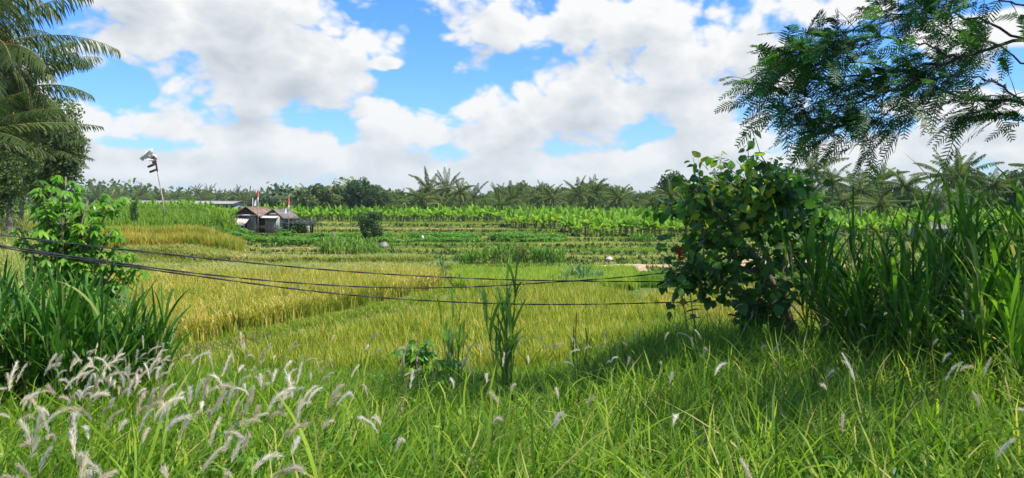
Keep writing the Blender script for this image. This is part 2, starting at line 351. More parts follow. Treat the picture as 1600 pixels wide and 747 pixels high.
PATHS = []
def drape(name, line, width, mat, lift=.02, wj=.25):
    """a worn strip of bare earth laid along a line of (x, y) points"""
    PATHS.append((line, width*.5))
    L = np.asarray(line, float); s = np.concatenate([[0], np.cumsum(np.linalg.norm(np.diff(L, axis=0), axis=1))])
    q = np.arange(0, s[-1], .3); P = np.stack([np.interp(q, s, L[:, 0]), np.interp(q, s, L[:, 1])], 1)
    T = unit(np.gradient(P, axis=0)); N = np.stack([-T[:, 1], T[:, 0]], 1); k = np.linspace(-1, 1, 7)
    wv = width/2*(1+wj*np.sin(q*1.1)+wj*.7*np.sin(q*2.7+1))*np.minimum(1, .15+np.minimum(q, s[-1]-q)/1.5)
    XY = P[:, None]+N[:, None]*(k[None, :, None]*wv[:, None, None]); z = hgt(XY[..., 0], XY[..., 1])+lift+.02*(1-k**2)
    ii = np.arange(len(q)-1)[:, None]*7+np.arange(6)[None]
    mb = MB(); mb.add(np.concatenate([XY, z[..., None]], -1).reshape(-1, 3), np.stack([ii, ii+1, ii+8, ii+7], -1).reshape(-1, 4))
    return tag(mb.obj(name, mat, smooth=True), kind='structure')
M_dirt = solid('dry_earth', (.30, .21, .12), (.52, .39, .25), 1.5, .95, .1, bump=.3)
M_dirtb = solid('brown_earth', (.22, .14, .085), (.40, .28, .18), 2.5, .95, .1, bump=.4)
def G(px, py, z=0): d = (EYE-z)*F0/(py-HZ); return ((px-800)/F0*d, d)
def XD(px, d): return (px-800)/F0*d
drape('dirt_path', [(4.5, 40.9), (9, 40.8), (14, 41.0), (20, 41.6), (28, 42), (40, 43)], 3.6, M_dirt, wj=.12)
drape('earth_patch', [(7.2, 29.6), (9, 30.6), (11, 31.0), (14, 31.3)], 1.8, M_dirtb)
drape('earth_patch', [(-24, 50.5), (-20, 50.2), (-16, 50.3), (-13.5, 50.6)], 1.2, M_dirt)
drape('earth_patch', [(-15.5, 76), (-10, 76.5), (-4, 76), (-1, 75.5)], 2.4, M_dirt)
drape('earth_patch', [(-2.5, 63), (1, 62.5), (4, 62.3)], 1.2, M_dirt)
0 and drape('earth_patch', [(-7.6, 16.1), (-6.4, 17.3), (-5.2, 19)], .3, M_dirtb)

# ------------------------------------------------------------------ ground cover (stuff)
def inpoly(P, poly):
    x, y = P[:, 0], P[:, 1]; ins = np.zeros(len(P), bool); j = len(poly)-1
    for i in range(len(poly)):
        xi, yi = poly[i]; xj, yj = poly[j]
        c = ((yi > y) != (yj > y)) & (x < (xj-xi)*(y-yi)/(yj-yi+1e-12)+xi); ins ^= c; j = i
    return ins
def scat(poly, n):
    p = np.asarray(poly, float); lo, hi = p.min(0), p.max(0)
    P = rng.random((int(n*1.0), 2))*(hi-lo)+lo; return P[inpoly(P, poly)]
def near_thin(P, d0):                                       # thin out with distance beyond d0
    return P[rng.random(len(P)) < np.clip((d0/np.maximum(P[:, 1], .1))**1.3, 0, 1)]
def P3(P, lift=-.02): return np.concatenate([P, (hgt(P[:, 0], P[:, 1])+lift)[:, None]], 1)
def vn(P, s, seed=0):                                       # cheap smooth noise 0..1
    r = np.random.default_rng(seed); v = 0
    for k in range(5):
        a = r.random()*6.28; f = s*(1+k*.7); v = v+np.sin((P[:, 0]*math.cos(a)+P[:, 1]*math.sin(a))*f+r.random()*6.28)/(1+k*.4)
    return np.clip(.5+v/5, 0, 1)
def near_line(line, w):
    L = np.asarray(line, float)
    def f(P):
        best = np.full(len(P), 9e9)
        for a, c in zip(L[:-1], L[1:]):
            d = c-a; t = np.clip(((P-a)@d)/(d@d), 0, 1); best = np.minimum(best, np.linalg.norm(P-(a+t[:, None]*d), axis=1))
        return best < w*(.6+.8*vn(P, 1.5, 9))
    return f
def cover(name, poly, n, h, w, mat, lean=(.1, .5), droop=(0, .25), nseg=3, label=None, cat='grass', tint=None, clump=0, spread=.05, shape='taper', keep=None):
    P = scat(poly, n)
    if keep is not None: P = P[keep(P)]
    for line, w_ in PATHS: P = P[~near_line(line, w_)(P)]
    ct = None
    if clump:
        ct = np.repeat(rng.normal(0, .16, len(P)), clump); P = np.repeat(P, clump, 0)+rng.normal(0, spread, (len(P)*clump, 2))
    k = len(P); H = h*rng.uniform(.7, 1.2, k)*(.85+.3*vn(P, .8, 3))
    T = tint(P) if callable(tint) else (rng.random(k)*.8+.1 if tint is None else np.clip(rng.normal(tint[0], tint[1]*.75, k)+(0 if ct is None else ct), 0, 1))
    mb = strips(P3(P), rng.uniform(0, 6.283, k), H, w*rng.uniform(.7, 1.3, k)*(1+P[:, 1]/60), rng.uniform(*lean, k), rng.uniform(*droop, k), nseg, T, shape=shape)
    o = mb.obj(name, mat)
    tag(o, label or name.replace('_', ' '), cat, kind='stuff'); return o

# ripe field on the left
PA = [(-7.6, 16.6), (-2.75, 28.2), (-3.0, 31.8), (-9, 30.6), (-15.6, 29.6), (-12.5, 24), (-9.8, 17.6)]
cover('ripe_rice', PA, 12000, .70, .022, M_ripe, (.1, .55), (0, .2), 3, 'tall golden ripe rice in the raised field on the left', 'rice', clump=9, tint=(.54, .34), spread=.07)
P = scat(PA, 30000); k = len(P); Q = P3(P); Q[:, 2] += .36*rng.uniform(.7, 1.25, k)    # drooping ears on top
mbE = strips(Q, rng.uniform(0, 6.28, k), rng.uniform(.2, .4, k), .026, rng.uniform(.5, .8, k), rng.uniform(.25, .6, k), 3, np.clip(rng.normal(.75, .2, k), 0, 1), shape='leaf')
tag(mbE.obj('rice_ears', M_ripe), 'heavy golden ears hanging over the left ripe rice', 'rice', kind='stuff')
# middle field
PB = [(-7.0, 15.6), (-2.7, 23.5), (-1.5, 29), (-1.8, 31), (3, 31.2), (4.2, 27), (4.9, 21), (4.4, 17.5), (2, 15.4), (-3, 15)]
cover('field_rice', PB, 8500, .55, .026, M_mid, (.1, .5), (0, .2), 2, 'short yellow green rice filling the middle field', 'rice', clump=10, tint=(.56, .34), spread=.075)
# golden field right of the green weed line
PC = [(4.9, 28), (5.3, 21.5), (5.0, 19), (9, 17.5), (15, 22), (16, 30.5), (8, 30)]
cover('golden_rice', PC, 8000, .5, .028, M_ripe, (.1, .5), (0, .2), 2, 'golden short rice beyond the diagonal green weed line', 'rice', clump=7, tint=(.55, .24))
PD = [(-2.3, 31.4), (5.2, 31.4), (6.2, 38.2), (-3.0, 38.2)]
cover('bright_rice', PD, 6000, .55, .026, M_green, (.1, .6), (0, .3), 3, 'bright green knee high rice behind the middle field', 'rice', clump=9, tint=(.88, .3))
PE = [(5.4, 32.5), (18, 32.5), (20.5, 37), (6.1, 37)]
cover('green_rice', PE, 17000, .38, .02, M_green, (.1, .5), (0, .25), 2, 'dull green low rice in front of the dirt path', 'rice', clump=4, tint=(.4, .25))
PF = [(-23.5, 40.6), (-14.4, 40.6), (-16.4, 46), (-27, 46)]
cover('upper_ripe_rice', PF, 8000, .85, .024, M_ripe, (.1, .4), (0, .2), 3, 'golden rice strip on the upper terrace before the shacks', 'rice', clump=6, tint=(.58, .22))
PG = [(-24, 48), (-21, 46), (-23.5, 60), (-34, 92), (-62, 92), (-34, 47)]
cover('upper_green_rice', PG, 60000, .6, .035, M_green, (.1, .5), (0, .2), 2, 'green field rising towards the long pale roof', 'rice', clump=2, tint=(.45, .3))
# weed line between middle and golden field, dyke paths, bank faces
LW = [(3.4, 30.5), (4.45, 27), (5.1, 21), (5.6, 17.5)]
cover('weed_line', [(2, 16), (8, 16), (8, 31), (2, 31)], 16000, .3, .03, M_green, (.3, .8), (.1, .4), 2, 'bright green weeds on the narrow dyke between two fields', 'weeds', keep=near_line(LW, .35), tint=(.5, .25), clump=3)
LP = [(-8.4, 15.2), (-6.6, 17.2), (-2.5, 25.5), (-1.8, 31)]
cover('dyke_grass', [(-12, 13), (1, 13), (1, 33), (-12, 33)], 60000, .16, .014, M_mid, (.2, .8), (0, .3), 2, 'short worn grass along the raised dyke', 'grass', keep=near_line(LP, .9), tint=(.35, .3), clump=3)
cover('bank_weeds', [(-12, 13), (1, 13), (1, 33), (-12, 33)], 14000, .30, .022, M_bank, (.4, .9), (.1, .6), 3, 'tangled brownish weeds on the face of the dyke bank', 'weeds', keep=near_line([(-7.4, 15.2), (-5.6, 17.6), (-1.8, 25.5)], .5), tint=(.78, .3), clump=5, spread=.09)
straw_lines = [([(-7.0, 16.4), (-5.6, 18.3)], .5), ([(-5.3, 18.9), (-3.2, 22.6)], .35), ([(-24, 50.5), (-13.5, 50.6)], .7), ([(-16, 76), (-1, 75.5)], 1.3), ([(-2.5, 63), (4, 62.3)], .8), ([(-6, 42.3), (-1.5, 42.6)], .6), ([(-15, 44.6), (-9, 44.4)], .6)]
PATHS_ALL = PATHS; PATHS = []
for i_, (ln_, w_) in enumerate(straw_lines):
    a_ = np.array(ln_); lo_, hi_ = a_.min(0)-2, a_.max(0)+2
    cover('dry_straw', [(lo_[0], lo_[1]), (hi_[0], lo_[1]), (hi_[0], hi_[1]), (lo_[0], hi_[1])], 2500+600*(hi_[0]-lo_[0]), .20 if i_ < 2 else .34, .014 if i_ < 2 else .05, M_dry, (.5, .98), (.2, .8), 2, 'dry straw lying along a dyke of the fields', 'straw', keep=near_line(ln_, w_), clump=2, spread=.1)
PATHS = PATHS_ALL
# terraces: crop on treads, longer grass on risers
TP = [(-17, 38.4), (22, 38.4), (33, 60), (48, 100), (-30, 100), (-24, 56)]
def risers(P, w):
    m = np.zeros(len(P), bool)
    for k, (ys_, dz, a) in enumerate(STEPS): m |= np.abs(P[:, 1]-(ys_+wob(P[:, 0], k, a))+.2) < w
    return m
def tread_tint(P):
    i = np.zeros(len(P), int)
    for k, (ys_, dz, a) in enumerate(STEPS): i += P[:, 1] > ys_+wob(P[:, 0], k, a)
    j = i*5+np.floor((P[:, 0]+40+3*np.sin(P[:, 1]*.2+i))/11).astype(int)
    return np.clip(np.random.default_rng(5).uniform(.38, .95, 200)[np.clip(j, 0, 199)]+rng.normal(0, .14, len(P)), 0, 1)
cover('terrace_crop', TP, 190000, .22, .038, M_terr, (.2, .7), (0, .3), 2, 'low patchy crop on the rice terraces', 'crop', keep=lambda P: ~risers(P, .5), clump=2, tint=tread_tint)
cover('riser_grass', TP, 90000, .34, .045, M_riser, (.2, .8), (.1, .5), 2, 'longer dark grass on the terrace risers, its colour deepened for the step shadows', 'grass', keep=lambda P: risers(P, .55), clump=3, tint=(.45, .25))
cover('lee_grass', [(-3.1, 31.9), (-9, 30.8), (-15.7, 29.8), (-20.5, 40.6), (-3, 40.6)], 26000, .42, .024, M_pale, (.3, .9), (.1, .5), 3, 'pale bent wild grass on the dyke behind the left ripe rice', 'grass', clump=4, tint=(.6, .3), spread=.1)
cover('path_grass', [(-3, 36.5), (21, 36.5), (23, 40.6), (-3.2, 40.6)], 16000, .13, .03, M_terr, (.2, .8), (0, .4), 2, 'rough grass between the near fields and the terraces', 'grass', tint=(.55, .3), clump=2)
# leafy green crop in front of the shacks
PL = [(-24, 55), (-23, 63), (-12, 64), (4, 62), (5, 57), (-8, 54.5), (-20, 54)]
P = scat(PL, 9000); P = P[vn(P, .5, 5) > .45]; k = len(P); Q = P3(P); Q = np.repeat(Q, 6, 0); kk = len(Q)
Q += np.stack([rng.normal(0, .12, kk), rng.normal(0, .12, kk), rng.uniform(.05, .5, kk)*(.5+vn(Q, .6, 8))], 1)
dr = rng.normal(0, 1, (kk, 3)); dr[:, 2] = -.2
tag(cards(Q, dr, np.tile([0, 0, 1.], (kk, 1)), rng.uniform(.14, .24, kk), .16, rng.random(kk), kind='tri').obj('leafy_crop', M_crop), 'leafy dark green crop patch in front of the shacks', 'crop', kind='stuff')
# rough grass on the left rise and everywhere outside the fields
PH = [(-9.6, 15.8), (-12.6, 23.5), (-19.9, 37.8), (-23.8, 40.6), (-27, 46), (-50, 75), (-62, 60), (-26, 15)]
cover('rise_grass', PH, 60000, .95, .018, M_pale, (.3, .9), (.1, .5), 3, 'tall pale wild grass on the rise at the left', 'grass', clump=3, tint=(.6, .25))
PR = [(6.5, 17), (16, 17), (60, 60), (70, 90), (36, 62), (17, 40), (22, 32), (12, 22)]
cover('right_grass', PR, 50000, .5, .03, M_green, (.2, .8), (0, .4), 2, 'bright green grass beyond the cane thicket at the right', 'grass', clump=2, tint=(.5, .3))
cover('slope_grass', [(-13, 11.0), (-9, 16.5), (-6.6, 16.6), (-3, 16), (2.5, 16.2), (3, 11), (0, 10.4)], 26000, .38, .012, M_fore, (.2, .8), (.0, .4), 3, 'shorter green grass at the foot of the slope', 'grass', clump=2, tint=(.5, .25))

# ------------------------------------------------------------------ foreground meadow
def wedge(n, y0, y1, half=.8, pad=1.2):
    y = np.sqrt(rng.uniform(y0**2, y1**2, n)); x = rng.uniform(-1, 1, n)*(half*y+pad); return np.stack([x, y], 1)
def meadow(P, hmul=1.):
    k = len(P); right = ss(.5, 3.5, P[:, 0])
    H = (.62+.18*right)*rng.uniform(.55, 1.25, k)*(.75+.5*vn(P, 1.1, 4))*hmul
    return H
P = np.concatenate([wedge(9000, 1.6, 5), wedge(20000, 4.5, 8.5), wedge(13000, 8, 11.6)])
P = P[(P[:, 1] < 10.8) | (P[:, 0] > .5)]
bare = near_line([(-1.9, 7.4), (-.6, 7.9), (-.1, 8.0)], .45)(P)
P = P[~bare | (rng.random(len(P)) < .25)]
k = len(P); H = meadow(P)
# blades grow in tufts that lean one way
mb = strips(P3(P), rng.normal(.4, 1.6, k), H, rng.uniform(.007, .019, k), rng.uniform(.15, .98, k), rng.uniform(0, .6, k), 6, np.clip(rng.normal(.52, .25, k), 0, 1), wave=.012, shape='grass')
tag(mb.obj('meadow_grass', M_fore), 'long arching bright green grass on the roadside slope', 'grass', kind='stuff')
# right hand part continues to the trees
P = scat([(.8, 10), (1.4, 13), (3.6, 16.5), (9, 18), (17, 17), (14, 9), (8, 8)], 34000)
k = len(P); mb = strips(P3(P), rng.uniform(0, 6.28, k), meadow(P, .9), rng.uniform(.009, .017, k), rng.uniform(.2, .9, k), rng.uniform(0, .5, k), 4, np.clip(rng.normal(.45, .22, k), 0, 1))
tag(mb.obj('thicket_grass', M_fore), 'deep grass around the foot of the heart-leaved tree', 'grass', kind='stuff')
P = wedge(900, 2.2, 9.5); P = P[vn(P, 1.3, 31) > .4]; k = len(P)
mb = strips(P3(P), rng.uniform(0, 6.28, k), rng.uniform(.75, 1.2, k), rng.uniform(.014, .024, k), rng.uniform(.2, .9, k), rng.uniform(.1, .75, k), 9, np.clip(rng.normal(.7, .15, k), 0, .95), wave=.008, shape='grass')
tag(mb.obj('tall_grass', M_fore), 'taller broad arching blades rising out of the meadow', 'grass', kind='stuff')
# dry blades and broad-leaved weeds among the grass
P = wedge(2600, 2, 10.5); P = P[vn(P, 2.0, 21) > .45]; k = len(P)
mb = strips(P3(P), rng.uniform(0, 6.28, k), meadow(P, .95), rng.uniform(.005, .011, k), rng.uniform(.3, 1, k), rng.uniform(.2, .8, k), 5, rng.random(k), wave=.03)
tag(mb.obj('dead_grass', M_dry), 'dead straw coloured blades hanging among the green grass', 'grass', kind='stuff')
P = wedge(420, 2.5, 10.5); P = P[vn(P, 1.6, 22) > .5]; P = np.repeat(P, 16, 0)+rng.normal(0, .09, (len(P)*16, 2)); k = len(P); Q = P3(P); Q[:, 2] += rng.uniform(.1, .5, k)
dr = rng.normal(0, 1, (k, 3)); dr[:, 2] = rng.uniform(-.3, .6, k)
tag(cards(Q, dr, np.tile([0, 0, 1.], (k, 1))+rng.normal(0, .3, (k, 3)), rng.uniform(.03, .08, k), rng.uniform(.02, .035, k), rng.random(k)).obj('meadow_weeds', M_crop), 'small broad leaved weeds in the roadside grass', 'weeds', kind='stuff')
# straw mulch heaps
P = scat([(-2.6, 7.0), (.4, 7.3), (.6, 8.4), (-1.2, 8.6), (-2.6, 8.0)], 5000); P = P[vn(P, 2.2, 6) > .35]; k = len(P); Q = P3(P); Q[:, 2] += rng.uniform(0, .22, k)*vn(P, 2.2, 6)
mb = strips(Q, rng.uniform(0, 6.28, k), rng.uniform(.15, .4, k), .008, 1.0, rng.uniform(.3, .75, k), 2)
tag(mb.obj('straw_mulch', M_dry), 'dry straw lying in the grass of the slope', 'straw', kind='stuff')
# feathery plumes
def plumes(P, hgtm, name, label, lenm=.2, hairs=190):
    k = len(P); Q = P3(P); az_ = rng.normal(.3, 1.6, k); ln = rng.uniform(.45, 1.4, k)*lenm; Hs = hgtm*rng.uniform(.8, 1.15, k)
    lean = rng.uniform(.05, .4, k); mbs = strips(Q, az_, Hs, .004, lean, 0, 4, .2)
    dr = np.stack([np.cos(az_), np.sin(az_), 0*az_], 1)
    top = Q+dr*(lean*Hs)[:, None]; top[:, 2] += Hs*np.sqrt(1-.5*lean**2)
    bend = rng.uniform(.0, .6, k)
    hk = np.repeat(np.arange(k), hairs); t_ = rng.random(len(hk))
    def axis_(i, t): 
        a = (lean[i]*1.2+bend[i]*t*1.5); 
        return top[i]+dr[i]*(ln[i]*t*np.sin(a))[:, None]+np.array([0, 0, 1.])*(ln[i]*t*np.cos(a))[:, None]
    b0 = axis_(hk, t_); tg = unit(axis_(hk, t_+.05)-b0)
    rd = rng.normal(0, 1, (len(hk), 3)); rd = unit(rd-tg*(rd*tg).sum(1, keepdims=True))
    hl = rng.uniform(.5, 1.3, len(hk))*.024*(lenm/.2)*np.sin(np.pi*np.clip(t_*.85+.1, 0, 1))**.6+.004
    tip = b0+tg*(hl*1.8*rng.uniform(.6, 1.2, len(hl)))[:, None]+rd*(hl*rng.uniform(.2, 1.1, len(hl)))[:, None]+dr[hk]*(hl*.2)[:, None]
    sdv = unit(np.cross(tip-b0, rng.normal(0, 1, (len(hk), 3))))*.0007
    V = np.stack([b0-sdv, b0+sdv, tip+sdv*.5, tip-sdv*.5], 1).reshape(-1, 3)
    mb = MB(); mb.add(V, np.arange(len(V)).reshape(-1, 4), np.repeat(rng.random(k)[hk], 4))
    mb.V += mbs.V; mb.F += [f+mb.n for f in mbs.F]; mb.T += [np.full_like(x, .0) for x in mbs.T]; mb.M += [np.ones_like(m_) for m_ in mbs.M]; mb.n += mbs.n
    tag(mb.obj(name, [M_plume, M_fore]), label, 'grass', kind='stuff')
P = np.concatenate([wedge(380, 2.3, 5.2), wedge(230, 5, 9)]); Pn = np.stack([rng.uniform(-2.6, -.75, 60), rng.uniform(2.2, 3.6, 60)], 1); P = P[rng.random(len(P)) < np.where(P[:, 0] < -.22*P[:, 1]-.2, .95, .16)*(vn(P, 1.8, 12) > .25)]; P = np.concatenate([P, P[P[:, 0] < -.3*P[:, 1]]+rng.normal(0, .12, (int((P[:, 0] < -.3*P[:, 1]).sum()), 2))])
P = np.concatenate([P, Pn])
plumes(P, .76, 'grass_plumes', 'white feathery grass plumes standing over the meadow', .11)
P = wedge(280, 7, 11.5); P = P[(P[:, 0] > -3) & (P[:, 0] < 7) & (vn(P, 1.4, 15) > .4)]
plumes(P, .80, 'slope_plumes', 'greyish feathery plumes further down the slope', .115)

# ------------------------------------------------------------------ cane and grass clumps (things)
def cane(name, loc, h, r, nst, leafn, L, Wd, mat, label, group=None, cat='tall grass', stem=.012, lean=.25, seed=None, bend=(.35, .95), dry=.04, dire=None):
    root = empty(name, loc); tag(root, label, cat, group)
    bx = rng.normal(0, r*.45, (nst, 2)); mbs = MB(); mbl = MB()
    z0 = hgt(loc[0]+bx[:, 0], loc[1]+bx[:, 1])-loc[2]
    for i in range(nst):
        out = unit(bx[i:i+1])[0]; ln_ = rng.uniform(0, lean)*(.4+np.linalg.norm(bx[i])/max(r, .1)); a = math.atan2(out[1], out[0])+rng.normal(0, .5)
        if dire is not None: a = dire+rng.normal(0, .6)
        hs = h*rng.uniform(.35, .72); tt = np.linspace(0, 1, 6)
        pts = np.stack([bx[i, 0]+math.cos(a)*ln_*hs*tt**1.5, bx[i, 1]+math.sin(a)*ln_*hs*tt**1.5, z0[i]-.05+hs*tt], 1)
        tube(pts, np.linspace(stem, stem*.5, 6), 5, mb=mbs)
        q = rng.uniform(.08, 1, leafn)**.8; Pq = np.stack([np.interp(q, tt, pts[:, j]) for j in range(3)], 1)
        nn = leafn; ll = L*rng.uniform(.6, 1.15, nn)*np.where(q > .9, .8, 1)
        tn = np.clip(rng.normal(.45, .2, nn), 0, .97); tn = np.where(rng.random(nn) < dry, 1, tn)
        azs = rng.uniform(0, 6.283, nn) if dire is None else dire+rng.normal(0, 1.3, nn)
        strips(Pq, azs, ll, Wd*rng.uniform(.7, 1.2, nn), np.clip(rng.uniform(*bend, nn)*(1.25-.55*q), .05, .98), rng.uniform(.0, .6, nn)*(1.2-.6*q), 7, tn, mb=mbl, shape='grass', pw=1.6)
    for V_, F_, T_ in zip(mbs.V, mbs.F, mbs.T): mbl.add(V_, F_-F_.min(), T_, 1)
    mbl.obj('foliage', [mat, M_cane], root)
    return root
def gz(x, y): return float(hgt(x, y))
def at(px, d): x = XD(px, d); return (x, d, gz(x, d))
gl = 'cane clumps at the left edge'
for px, d, h, r, lab in [(20, 8.4, 1.5, .55, 'dense dark green cane clump at the left edge under the cables'),
                         (110, 8.0, 1.45, .5, 'broad dark green cane clump in front of the cassava shrub'),
                         (185, 9.0, 1.25, .45, 'lower cane clump arching right towards the ripe rice'),
                         (-70, 7.6, 1.6, .55, 'cane clump half cut by the left edge of the view')]:
    cane('cane_clump', at(px, d), h*1.25, r*1.0, 34, 14, .95, .038, M_nap, lab, gl, lean=.3, bend=(.15, .8))
cane('grass_tussock', at(265, 9.6), .5, .4, 24, 8, .6, .018, M_fore, 'loose green tussock right of the left cane clumps', None)
gr = 'cane thicket at the right'
labs = ['slender cane clump just right of the heart-leaved tree', 'tall cane clump with leaves rising above the palms', 'dark cane clump between two taller clumps',
        'broad dark cane clump with a withered yellow leaf', 'dense cane clump near the right edge', 'cane clump cut by the right edge of the view',
        'low dark cane clump in the shade of the thicket', 'rear cane clump seen through the thicket', 'rear dark cane clump behind the right edge clumps', 'shaded low cane clump at the right edge']
spots = [(1335, 10.5, 2.7, .40), (1420, 10.8, 2.3, .5), (1375, 9.8, 1.5, .5), (1500, 9.6, 2.5, .55), (1560, 9.2, 2.6, .5), (1640, 8.6, 2.7, .5), (1440, 9.0, 1.25, .5), (1310, 12.2, 1.7, .5), (1590, 11.4, 2.4, .6), (1590, 7.8, 1.4, .45)]
for (px, d, h, r), lab in zip(spots, labs):
    cane('cane_clump', at(px, d), h*rng.uniform(.88, 1.15), r*1.3, 14, 13, 1.3, .042, M_napd, lab, gr, lean=.4, bend=(.15, .95), dry=.07)
gm = 'single cane shoots on the slope'
cane('cane_shoot', at(793, 10.6), 2.6, .14, 7, 9, .85, .045, M_naplt, 'tall pale cane shoot crossing the cables in the middle', gm, lean=.12, bend=(.1, .6))
cane('cane_shoot', at(712, 11.0), 2.0, .12, 6, 8, .7, .04, M_naplt, 'shorter cane shoot left of the tall pale one', gm, lean=.12, bend=(.1, .6))
cane('cane_shoot', at(905, 10.6), 1.5, .12, 4, 4, .6, .02, M_fore, 'thin sparse grass shoot right of the tall pale one', gm, lean=.4, bend=(.05, .4))
gh = 'grass clumps among the terraces'
for px, d, h, mt, lab in [(745, 41.5, 1.2, M_crop, 'leftmost bushy clump of the green row before the terraces'), (785, 42, 1.35, M_crop, 'second bushy clump of the green row before the terraces'),
        (812, 42.4, 1.3, M_bank, 'pointed clump in the middle of the green row'), (838, 41.8, 1.15, M_crop, 'fourth bushy clump of the green row'), (868, 42, 1.15, M_crop, 'fifth bushy clump, right end of the green row'),
        (720, 41, .8, M_crop, 'low clump at the left of the green row'),
        (515, 43.5, 1.15, M_naplt, 'leftmost tuft of the pale grass stand below the leafy crop'), (540, 43, 1.35, M_naplt, 'tallest tuft of the pale grass stand with whitish tips'),
        (566, 43.2, 1.2, M_naplt, 'third tuft of the pale grass stand'), (588, 43, 1.0, M_naplt, 'rightmost small tuft of the pale grass stand'),
        (338, 57, 1.7, M_green, 'green grass clump farthest left of the shacks'), (355, 57.5, 2.1, M_green, 'tall green grass clump left of the shacks'), (362, 57, 1.5, M_green, 'green grass clump touching the faded awning'),
        (318, 56, 1.0, M_naplt, 'low pale tuft beside the tall grass left of the shacks'),
        (902, 34.5, .95, M_blue, 'bluish grass tuft at the back of the bright rice'), (928, 33.5, .8, M_blue, 'bluish grass tuft at the right end of the bright rice'), (690, 32.5, .8, M_blue, 'small bluish tuft at the corner of the ripe rice'),
        (885, 32, .7, M_blue, 'low bluish tuft in front of the bright rice'), (1150, 50, 1.1, M_crop, 'green clump behind the heart-leaved tree'), (1000, 56, 1.0, M_crop, 'leafy clump at the foot of the banana rows')]:
    cane('grass_clump', at(px, d), h, .7*min(1, d/45), 20, 9, .75*h/1.2, .05, mt, lab, gh, lean=.3, stem=.02, bend=(.2, .8))

# ------------------------------------------------------------------ heart-leaved tree
def heart_tree():
    D = 12.0; bx, by = XD(1243, D), D; bz = gz(bx, by)-.05
    root = empty('heart_leaved_tree', (bx, by, bz)); tag(root, 'dark leaning tree with large heart shaped leaves at the right of the fields', 'tree')
    def W_(px, py, dd=0): d = D+dd; return np.array([(px-800)/F0*d-bx, dd, EYE-(py-HZ)/F0*d-bz])
    limbs = [[W_(1243, 560), W_(1236, 510), W_(1222, 470, -.1), W_(1200, 435, -.2), W_(1172, 395, -.3), W_(1140, 350, -.5), W_(1105, 315, -.6), W_(1080, 290, -.6)],
             [W_(1236, 512), W_(1214, 462, .2), W_(1196, 400, .3), W_(1184, 340, .4), W_(1176, 300, .3), W_(1166, 280, .2)],
             [W_(1222, 470), W_(1226, 410, .2), W_(1236, 350, .4), W_(1240, 315, .5), W_(1225, 290, .5)],
             [W_(1200, 435), W_(1160, 420, -.4), W_(1118, 412, -.6), W_(1080, 420, -.7), W_(1060, 432, -.7)],
             [W_(1172, 395), W_(1130, 375, .3), W_(1092, 350, .4), W_(1062, 320, .5)],
             [W_(1196, 400, .3), W_(1160, 330, .8), W_(1140, 300, 1.), W_(1122, 280, 1.0)],
             [W_(1226, 430, .2), W_(1256, 400, .5), W_(1276, 360, .6), W_(1290, 330, .6)],
             [W_(1184, 340), W_(1205, 310, -.5), W_(1210, 290, -.6)],
             [W_(1232, 500), W_(1200, 480, -.5), W_(1185, 478, -.8), W_(1172, 488, -.9)]]
    mt = MB(); ml = MB(); R0 = [.115, .07, .06, .045, .045, .045, .045, .035, .035]
    LP_, LD = [], []
    for L_, r0 in zip(limbs, R0):
        L_ = np.array(L_); s = np.linspace(0, 1, len(L_)); q = np.linspace(0, 1, 16)
        pts = np.stack([np.interp(q, s, L_[:, j]) for j in range(3)], 1); pts[1:-1] += rng.normal(0, .018, (14, 3))
        tube(pts, np.interp(q, [0, .3, 1], [r0, r0*.7, r0*.15]), 8, mb=mt, jit=.05)
        for _ in range(34):
            u = rng.uniform(.22, 1)**.8; p0 = np.array([np.interp(u, q, pts[:, j]) for j in range(3)])
            dv = rng.normal(0, .9, 3)+np.array([-.1, 0, .0]); dv = dv/np.linalg.norm(dv); ln = rng.uniform(.3, .85)
            tt = np.linspace(0, 1, 6); tw = p0+dv*ln*tt[:, None]+np.array([0, 0, .15])*ln*tt[:, None]**2+rng.normal(0, .01, (6, 3))
            tube(tw, np.linspace(.012, .003, 6), 4, mb=mt)
            for u2 in np.linspace(.15, 1, 10):
                pp = np.array([np.interp(u2, tt, tw[:, j]) for j in range(3)]); LP_.append(pp); LD.append(unit(rng.normal(0, 1, 3)+dv*.4+np.array([0, 0, -.35])))
    LP_ = np.array(LP_); LD = np.array(LD); n = len(LP_); pet = LP_+LD*rng.uniform(.03, .09, (n, 1))
    zrel = LP_[:, 2]/3.4; tn = np.clip(rng.normal(.42, .24, n), 0, .9); hi = (zrel > .62) & (LP_[:, 0] < -.5) & (rng.random(n) < .22); tn = np.where(hi, rng.uniform(.9, 1, n), tn)  # pale and yellow leaves gathered upper left to stand for sunlit ones
    nr = rng.normal(0, .55, (n, 3))+np.array([0, -.15, 1.]); LD[:, 2] -= .25
    sz_ = rng.uniform(.06, .18, n)
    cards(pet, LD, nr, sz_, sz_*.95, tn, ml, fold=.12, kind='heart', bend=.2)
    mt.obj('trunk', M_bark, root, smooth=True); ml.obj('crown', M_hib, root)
heart_tree()
